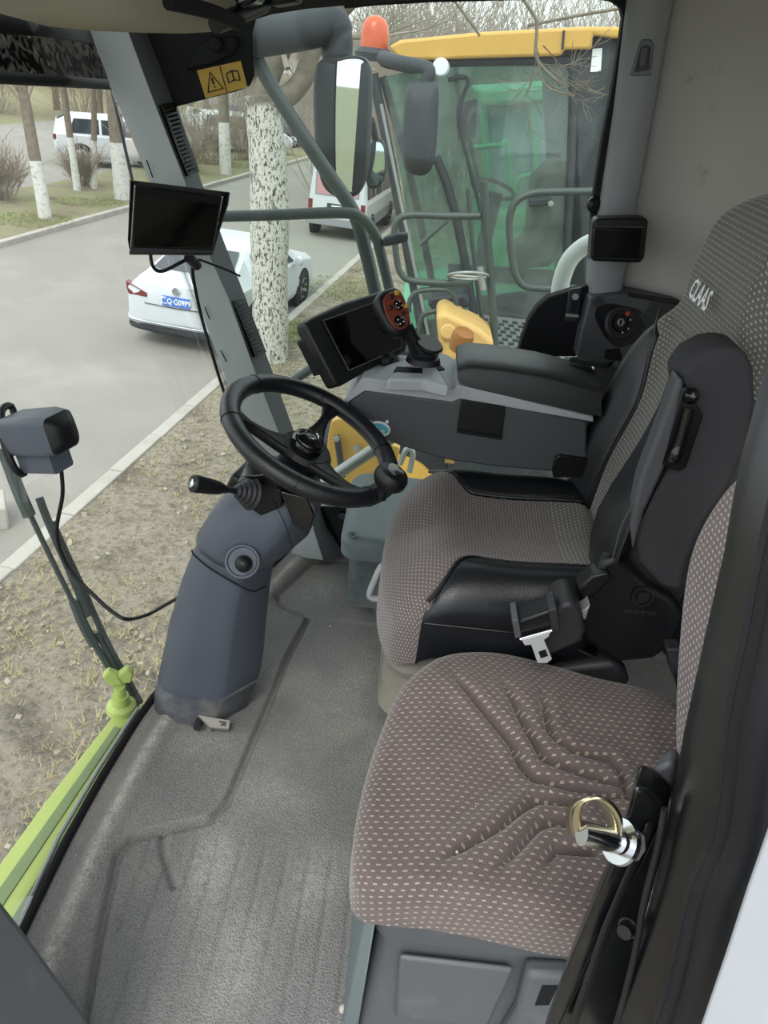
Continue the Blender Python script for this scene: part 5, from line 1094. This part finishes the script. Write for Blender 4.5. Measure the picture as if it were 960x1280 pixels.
# ================================================================ TREES AND BUSHES
def grow(p, d, L, r, depth, r2, out, kids=4, spread=.6, grav=0.0, mn=.004):
    P = [p]; R = [r]; q = p
    for k in range(3): 
        d = (d+V(r2.uniform(-1, 1), r2.uniform(-1, 1), r2.uniform(-.6, .9))*.16+V(0, 0, grav)).normalized(); q = q+d*(L/3); P.append(q); R.append(max(mn, r*(1-.22*(k+1))))
    out.append(tube_data(P, R, 5 if r > .03 else 3, cap=False))
    if depth <= 0: return
    for k in range(kids):
        t = .35+.65*(k+r2.random()*.6)/kids; b = P[min(3, int(t*3))].lerp(P[min(3, int(t*3)+1)], t*3 % 1)
        nd = (d+V(r2.uniform(-1, 1), r2.uniform(-1, 1), r2.uniform(-.5, .9))*spread*1.6).normalized(); grow(b, nd, L*r2.uniform(.55, .8), max(mn, R[min(3, int(t*3))]*.55), depth-1, r2, out, kids, spread, grav, mn)
def tree(label, base, H, r, seed, lean=(0, 0), paint=1.3, depth=4, kids=4, group='street trees', first=.4, mat='bark_brown', bm='twig', L=None):
    t = thing('bare_tree', label, 'tree', base, group); r2 = random.Random(seed); top = base+V(lean[0], lean[1], H*first)
    if paint:
        f = paint/(H*first); f = min(f, .95); mp = base.lerp(top, f)
        tube('painted_trunk', [base-V(0, 0, .1), base.lerp(mp, .5), mp], [r*1.12, r*1.02, r*.97], 'limewash', t, smooth=0, sides=12)
        tube('trunk', [mp, mp.lerp(top, .5), top], [r*.95, r*.88, r*.8], mat, t, smooth=0, sides=12)
    else: tube('trunk', [base-V(0, 0, .1), base.lerp(top, .5), top], [r*1.1, r*.95, r*.8], mat, t, smooth=0, sides=12)
    out = []; n = 5
    for k in range(n):
        a = 6.28*k/n+r2.random(); d = V(math.cos(a)*.6, math.sin(a)*.6, r2.uniform(.5, 1.1)).normalized(); grow(top-V(0, 0, r2.random()*H*.12), d, (L or H*.24), r*.5, depth, r2, out, kids)
    o = mk('branches', *merge(out), bm, t, fixn=False, sharp=180)
    return t
bt = thing('birch_tree', 'stout tree with speckled white bark standing by the near kerb', 'tree', Zp(338, 447, GZ+.1)); by = Zp(338, 447, GZ+.1).y
tk = [Yp(a, b, by) for a, b in ((338, 450), (338, 400), (337, 330), (337, 260), (334, 190), (329, 140), (326, 118))]
tube('trunk', tk, [.30, .285, .275, .275, .275, .28, .28, .275, .27, .27, .27, .27, .27, .275, .28, .285, .29, .295, .29, .28, .27, .265, .26, .26, .26, .25, .25, .25, .25, .25, .25, .25, .24, .24, .24, .24, .22], 'bark_white', bt, sides=20)
for px, r_ in (([(324, 135), (338, 90), (356, 50), (362, 10), (372, -50)], .17), ([(338, 130), (362, 118), (380, 96), (392, 60), (420, 20), (470, -30)], .16), ([(322, 130), (312, 100), (316, 50), (300, -20)], .13)):
    tube('limb', [Yp(a, b, by) for a, b in px], [r_*(1-.4*k/((len(px)-1)*6)) for k in range((len(px)-1)*6+1)], 'bark_brown', bt, sides=12)
out = []; r2 = random.Random(5)
for k in range(16): grow(Yp(r2.uniform(300, 420), r2.uniform(0, 90), by+r2.uniform(-.3, .3)), V(r2.uniform(-.7, .9), r2.uniform(-.8, .4), r2.uniform(-.1, .9)).normalized(), 1.1, .045, 3, r2, out, 4)
mk('branches', *merge(out), 'twig', bt, fixn=False, sharp=180)
# twigs reaching in front of the yellow cab
out = []; r2 = random.Random(9)
tw = thing('overhanging_branch', 'thin dark twigs hanging over the yellow roof and tinted glass', 'branch', Yp(670, 40, 5.3))
for px, r_ in (([(640, -20), (668, 20), (671, 40), (670, 70), (684, 90), (702, 105)], .010), ([(560, -10), (590, 30), (600, 45)], .008), ([(671, 60), (676, 95), (690, 112), (718, 120)], .006), ([(780, 10), (720, 20), (660, 32)], .009)):
    out.append(tube_data(spline([Yp(a, b, 5.3) for a, b in px], 5), r_, 5, cap=False))
for k in range(7): grow(Yp(r2.uniform(655, 695), r2.uniform(45, 100), 5.3), V(r2.uniform(-.3, 1), r2.uniform(-.3, .3), r2.uniform(-1, .1)).normalized(), .25, .005, 2, r2, out, 3, .6, 0, .002)
mk('twigs', *merge(out), 'bark_brown', tw, fixn=False, sharp=180)
T_ = lambda a, b: Zp(a, b, GZ+.1)
tree('street tree with white painted trunk on the small green patch', T_(57, 272), 8, .15, 1, (-.25, .1))
tree('thin street tree with painted foot behind the small green patch', T_(97, 237), 8, .10, 2, (-.2, .1), 1.4)
tree('forked street tree with painted foot beside the sun blind cord', T_(117, 234), 8, .09, 3, (.25, .2), 1.3)
tree('street tree with thick painted trunk just behind the hooded monitor', T_(154, 249), 8, .22, 4, (-.1, 0), 1.5)
tree('street tree with painted trunk between grey pillar and birch', T_(282, 217), 9, .20, 5, (-.1, 0), 1.7)
tree('far street tree right of the air vent with painted foot', T_(238, 178), 9, .16, 6, (.1, 0), 1.5)
for i, (x, y, H) in enumerate(((-.5, 24, 8), (2.2, 22, 8), (4.6, 20, 7.5), (7.0, 21, 8), (9.2, 18, 7.5), (1.0, 29, 9), (5.6, 27, 9), (-3, 34, 9), (11.5, 24, 9))):
    tree('bare tree in the grove behind the yellow harvester', V(x, y, GZ), H, .13, 20+i, (r3.uniform(-.3, .3), 0), 0, 4, 4, 'grove behind the harvesters', .33, 'twig', 'twig', H*.2)
for i, (x, y) in enumerate(((-26, 46), (-21, 48), (-17, 44), (-13, 50), (-9, 46), (-5.5, 50), (-30, 42))):
    tree('bare tree in the row beyond the second street', V(x, y, GZ), 9, .18, 40+i, (0, 0), 0, 4, 4, 'row beyond the second street', .25)
def bush(label, base, R, seed, n=70, group='roadside bushes', acc=None):
    out = [] if acc is None else acc; r2 = random.Random(seed)
    for k in range(n):
        a = r2.uniform(0, 6.28); d = V(math.cos(a)*r2.uniform(.1, .8), math.sin(a)*r2.uniform(.1, .8), 1).normalized(); grow(base+V(math.cos(a), math.sin(a), 0)*R*.3*r2.random(), d, R*r2.uniform(.5, 1), .012, 2, r2, out, 3, .5, 0, .006)
    if acc is not None: return
    o = mk('bare_bush', *merge(out), 'twig', None, fixn=False, sharp=180); tag(o, label, 'bush', group)
TH = []; HD = []
for i, (x, y) in enumerate(((-2, 27), (1.5, 26), (4.5, 25), (7.5, 24), (10.5, 23), (3, 31), (8, 29), (13, 27), (0, 33))): bush('', V(x, y, GZ), 5.2, 100+i, 110, None, TH)
o = mk('bare_thicket', *merge(TH), 'twig', None, fixn=False, sharp=180); o['kind'] = 'stuff'; tag(o, 'tall tangled bare thicket behind the grove of trees', 'thicket')
BL = ('leafless brown bush below the warning sticker', 'leafless brown bush growing right behind the birch', 'small leafless bush next to the lower pillar vent', 'leafless bush by the grass patch under the sun blind', 'low leafless bush among the painted trunks', 'leafless bush hidden behind the grey pillar')
for i, (a, b, R) in enumerate(((262, 205, 1.5), (305, 200, 1.6), (232, 215, 1.0), (5, 250, 1.0), (100, 232, .8), (180, 205, 1.4))): bush(BL[i], T_(a, b), R, 60+i)
for i, x in enumerate(range(-34, 2, 4)): bush('', V(x, 43+(i % 3), GZ), 3.2, 80+i, 90, None, HD)
o = mk('bare_hedge', *merge(HD), 'twig', None, fixn=False, sharp=180); o['kind'] = 'stuff'; tag(o, 'long leafless brown hedge beyond the second street', 'hedge')
# ================================================================ FAR BUILDINGS
def building(label, x0, x1, y, h, nw, rows_, wall, roof, zr=.5):
    b = thing('far_building', label, 'building', V((x0+x1)/2, y+4, GZ))
    box('wall', ((x0+x1)/2, y+4, GZ+h/2), (x1-x0, 8, h), wall, b); box('roof', ((x0+x1)/2, y+4, GZ+h+zr/2), (x1-x0+.8, 8.8, zr), roof, b)
    w_ = (x1-x0)/nw; f = None
    for r_ in range(rows_):
        for k in range(nw):
            c = V(x0+w_*(k+.5), y-.02, GZ+1.7+r_*3)
            if f is None: f = box('window', V(0, 0, 0), (w_*.55, .12, 1.5), 'far_window', None); ob = f
            else: ob = f.copy(); COL.objects.link(ob)
            ob.parent = b; ob.location = c-org(b)-V(0, 0, .75)
building('long white building with blue roof far behind the birch', -10, 10, 62, 4.4, 10, 1, 'wall_far', 'roof_blue', .9)
building('low pale building far beyond the second street', -60, -14, 66, 6.5, 14, 2, 'wall_far', 'concrete', .4)
# ================================================================ CARS
def car(name, label, cat, base, head, st, wheels, wr_, paint='white_paint'):
    head = V(*head, 0).normalized(); lf = V(-head.y, head.x, 0); root = thing(name, label, cat, base)
    W = lambda x, y, z: base+head*x+lf*y+V(0, 0, z)
    xs = [s[0] for s in st]
    def at(x): return [np.interp(x, xs, [s[i] for s in st]) for i in range(1, 6)]
    rings = []
    xx = sorted(set(list(np.linspace(xs[0], xs[-1], 40))+xs))
    for x in xx:
        zb, w_, zs, zt, wr2 = at(x)
        half = [(w_*.90, zb), (w_*.98, zb+.10), (w_, zb+.25 if zb+.25 < zs-.1 else zs-.12), (w_*.985, zs-.03), (w_*.95, zs), (wr2+(w_*.95-wr2)*.12, zs+(zt-zs)*.90), (wr2*.92, zt-.01), (wr2*.5, zt+.012)]
        rings.append([W(x, -a, b) for a, b in half]+[W(x, a, b) for a, b in reversed(half)])
    loft('body', rings, paint, root, sharp=40)
    def side_patch(nm, x0, x1, t0, t1, mat, s, x0t=None, x1t=None):
        x0t = x0 if x0t is None else x0t; x1t = x1 if x1t is None else x1t; P = []
        for (a, b, t) in [(x0, 0, t0), ((x0+x1)/2, 0, t0), (x1, 0, t0), (x1t, 0, t1), ((x0t+x1t)/2, 0, t1), (x0t, 0, t1)]:
            zb, w_, zs, zt, wr2 = at(a); yy = w_*.95+(wr2+(w_*.95-wr2)*.12-w_*.95)*(t/.9); P.append(W(a, s*(yy+.012), zs+(zt-zs)*t))
        mk(nm, P, [(0, 1, 4, 5), (1, 2, 3, 4)], mat, root, smooth=False)
    def top_patch(nm, x0, x1, f, mat, n=5, s0=-1, s1=1):
        P = []
        for i in range(n+1):
            x = x0+(x1-x0)*i/n; zb, w_, zs, zt, wr2 = at(x); dx = .02; z1 = at(x+dx)[3]; nx = (z1-zt)/dx; L = math.hypot(1, nx)
            for s in (s0, s1): P.append(W(x-nx/L*.02, s*wr2*f, zt+.016/L+.012))
        mk(nm, P, [(2*i, 2*i+1, 2*i+3, 2*i+2) for i in range(n)], mat, root)
    for (x, s) in [(w0, s) for w0 in wheels for s in (-1, 1)]:
        w_ = at(x)[1]; c = W(x, s*(w_-.10), wr_)
        lathe('wheel_arch', [(wr_*1.18, 0), (wr_*1.18, .112), (.01, .114)], W(x, s*(w_-.11), wr_), lf*s, 'tire', root, n=28)
        tw_ = lathe('tire', [(.05, -.1), (wr_*.9, -.1), (wr_, -.06), (wr_, .09), (wr_*.93, .125), (wr_*.68, .13), (wr_*.64, .11), (.05, .10)], c, lf*s, 'tire', root, n=28)
        lathe('wheel_rim', [(wr_*.64, .112), (wr_*.60, .122), (.05, .128), (.001, .13)], c, lf*s, 'alloy', root, n=20)
        for k in range(5):
            a = 6.283*k/5; d = head*math.cos(a)+V(0, 0, 1)*math.sin(a); mk('rim_gap', *tube_data([c+lf*s*.128+d*wr_*.25, c+lf*s*.122+d*wr_*.52], .035, 6), 'tire', root)
    return root, W, at, side_patch, top_patch, head, lf
sed = [(0, .34, .78, .80, .86, .72), (.05, .27, .86, .93, 1.00, .74), (.30, .24, .895, .96, 1.06, .74), (.52, .22, .90, .97, 1.09, .74), (1.25, .2, .905, .96, 1.39, .60), (1.9, .2, .905, .95, 1.455, .61), (2.6, .2, .905, .94, 1.43, .61), (3.45, .2, .90, .92, 1.0, .74), (4.2, .22, .88, .80, .88, .70), (4.58, .26, .80, .62, .70, .62), (4.68, .32, .68, .50, .56, .55)]
SB = Zp(221, 377, GZ+.80); SB.z = GZ
c1, W, at, sp1, tp1, hd1, lf1 = car('white_sedan', 'white saloon car with blue number plate parked behind the grey front pillar', 'car', SB, (.17, .985), sed, (.95, 3.62), .325)
tp1('rear_window', .56, 1.22, .90, 'car_glass'); tp1('windscreen', 2.68, 3.4, .9, 'car_glass')
for s in (-1, 1):
    sp1('side_window', 1.15, 1.95, .06, .84, 'car_glass', s, 1.40, 1.95); sp1('side_window', 2.02, 3.1, .06, .84, 'car_glass', s, 2.02, 2.62)
def rear_patch(root, W, nm, y0, y1, z0, z1, x, mat, th=.03, bevel=.006): 
    P = [W(x, y0, z0), W(x, y1, z0), W(x, y1, z1), W(x, y0, z1)]; return prism(nm, P, (W(th, 0, 0)-W(0, 0, 0)), mat, root, bevel=bevel)
for s in (-1, 1):
    tl = prism('tail_lamp', [W(-.02, s*.50, .80), W(-.02, s*.50, .86), W(.0, s*.80, .96), W(.10, s*.905, .97), W(.10, s*.905, .86), W(.0, s*.82, .80)], (W(.10, 0, 0)-W(0, 0, 0)), 'tail_red', c1, bevel=.006)
npq = rear_patch(c1, W, 'number_plate', -.23, .23, .72, .87, -.035, 'plate_blue', .02, .003)
text('plate_lettering', '黑Q·G09P9', (.105, .125), W(-.037, 0, .795), -lf1, V(0, 0, 1), 'print_white', c1, .002)
lathe('emblem', [(.062, 0), (.062, .008), (.052, .008), (.050, .002)], W(-.02, 0, .955), -hd1, 'chrome', c1, n=24)
mk('emblem_bars', *merge([tube_data([W(-.03, y, .955+z) for y, z in P_], .005, 5) for P_ in ([(-.03, .045), (0, .008), (.03, .045)], [(-.045, .01), (-.022, -.045), (0, -.005), (.022, -.045), (.045, .01)])]), 'chrome', c1)
mk('chrome_strip', *tube_data(spline([W(.16, .93, .44), W(.0, .80, .42), W(-.03, .4, .41), W(-.03, -.4, .41), W(.0, -.80, .42), W(.16, -.93, .44)], 4), .022, 8), 'chrome', c1)
mk('bumper_valance', *tube_data(spline([W(.2, .86, .33), W(.04, .74, .31), W(.0, 0, .30), W(.04, -.74, .31), W(.2, -.86, .33)], 4), .06, 8), 'tire', c1)
mk('boot_seam', *tube_data([W(-.012, -.55, .70), W(-.02, 0, .69), W(-.012, .55, .70)], .006, 5), 'tire', c1)
for s in (-1, 1): lathe('door_mirror', [(.001, -.1), (.07, -.08), (.09, 0), (.07, .08), (.001, .1)], W(3.0, s*1.0, .98), hd1, 'white_paint', c1, n=14)
van = [(0, .38, .76, .95, 1.80, .66), (.08, .33, .82, .98, 1.86, .68), (.5, .3, .84, .98, 1.90, .70), (2.9, .3, .84, .98, 1.90, .70), (3.4, .3, .84, .98, 1.72, .68), (3.95, .3, .83, .96, 1.02, .70), (4.3, .34, .78, .80, .86, .66), (4.4, .4, .70, .6, .66, .6)]
VB = Zp(418, 300, GZ); VB.z = GZ
c2, W2, at2, sp2, tp2, hd2, lf2 = car('white_van', 'white minivan with pink reflection on its rear window seen past the wing mirror', 'van', VB, (RD.x, RD.y), van, (.75, 3.3), .31)
for s in (-1, 1):
    sp2('side_window', .25, 1.15, .1, .8, 'car_glass', s); sp2('side_window', 1.25, 2.1, .1, .8, 'car_glass', s); sp2('side_window', 2.2, 3.3, .1, .8, 'car_glass', s, 2.2, 2.95)
rw_ = rear_patch(c2, W2, 'rear_window', -.60, .60, 1.10, 1.66, -.012, 'van_window', .02); rear_patch(c2, W2, 'window_reflection', -.55, .55, 1.14, 1.60, -.016, 'van_red', .002, 0)  # pink patch paints the reflection seen in the rear window
for s in (-1, 1): rear_patch(c2, W2, 'tail_lamp', s*.66, s*.78, .72, .98, -.012, 'tail_red', .06)
rear_patch(c2, W2, 'bumper', -.80, .80, .36, .56, -.08, 'cpillar_grey', .12, .02); rear_patch(c2, W2, 'number_plate', -.26, .26, .80, .92, -.016, 'deck_black', .01); rear_patch(c2, W2, 'boot_lettering', -.14, .14, .845, .88, -.018, 'print_white', .002, 0)
for s in (-1, 1): prism('side_cladding', [W2(.1, s*.85, .36), W2(3.9, s*.85, .36), W2(3.9, s*.85, .62), W2(.1, s*.85, .62)], lf2*s*.01, 'cpillar_grey', c2)
suv = [(0, .42, .80, 1.0, 1.06, .74), (.1, .34, .88, 1.04, 1.45, .68), (.5, .3, .92, 1.05, 1.64, .66), (2.4, .3, .92, 1.03, 1.66, .66), (3.3, .3, .92, 1.0, 1.08, .76), (4.2, .34, .90, .90, .98, .72), (4.5, .4, .78, .72, .80, .62)]
def suvcar(name, label, px, head, paint='white_paint'):
    b = Zp(*px, GZ); b.z = GZ; r_, W_, at_, s_, t_, h_, l_ = car(name, label, 'car', b, head, suv, (.85, 3.5), .36, paint)
    for s in (-1, 1): s_('side_window', .5, 1.5, .08, .82, 'car_glass', s, .7, 1.5); s_('side_window', 1.58, 2.9, .08, .82, 'car_glass', s, 1.58, 2.4)
    for s in (-1, 1): rear_patch(r_, W_, 'tail_lamp', s*.55, s*.86, .86, 1.02, -.02, 'tail_red', .12)
    t_('rear_window', .14, .48, .88, 'car_glass'); t_('windscreen', 2.5, 3.2, .88, 'car_glass'); rear_patch(r_, W_, 'number_plate', -.22, .22, .7, .82, -.02, 'plate_blue', .02)
suvcar('white_suv', 'white off roader driving on the second street beyond the tree strip', (72, 203), (.93, .36))
suvcar('parked_car', 'white car with red tail lamps parked beyond the brown bushes', (236, 188), (.9, .43))
dkp = plastic('dark_car', '4a5162', .3, 50, 0); suvcar('dark_car', 'dark blue grey car parked beyond the brown bushes', (272, 178), (.9, .43), 'dark_car')
# flatten helper tags
for o in bpy.data.objects:
    if '_ox' in o: del o['_ox']
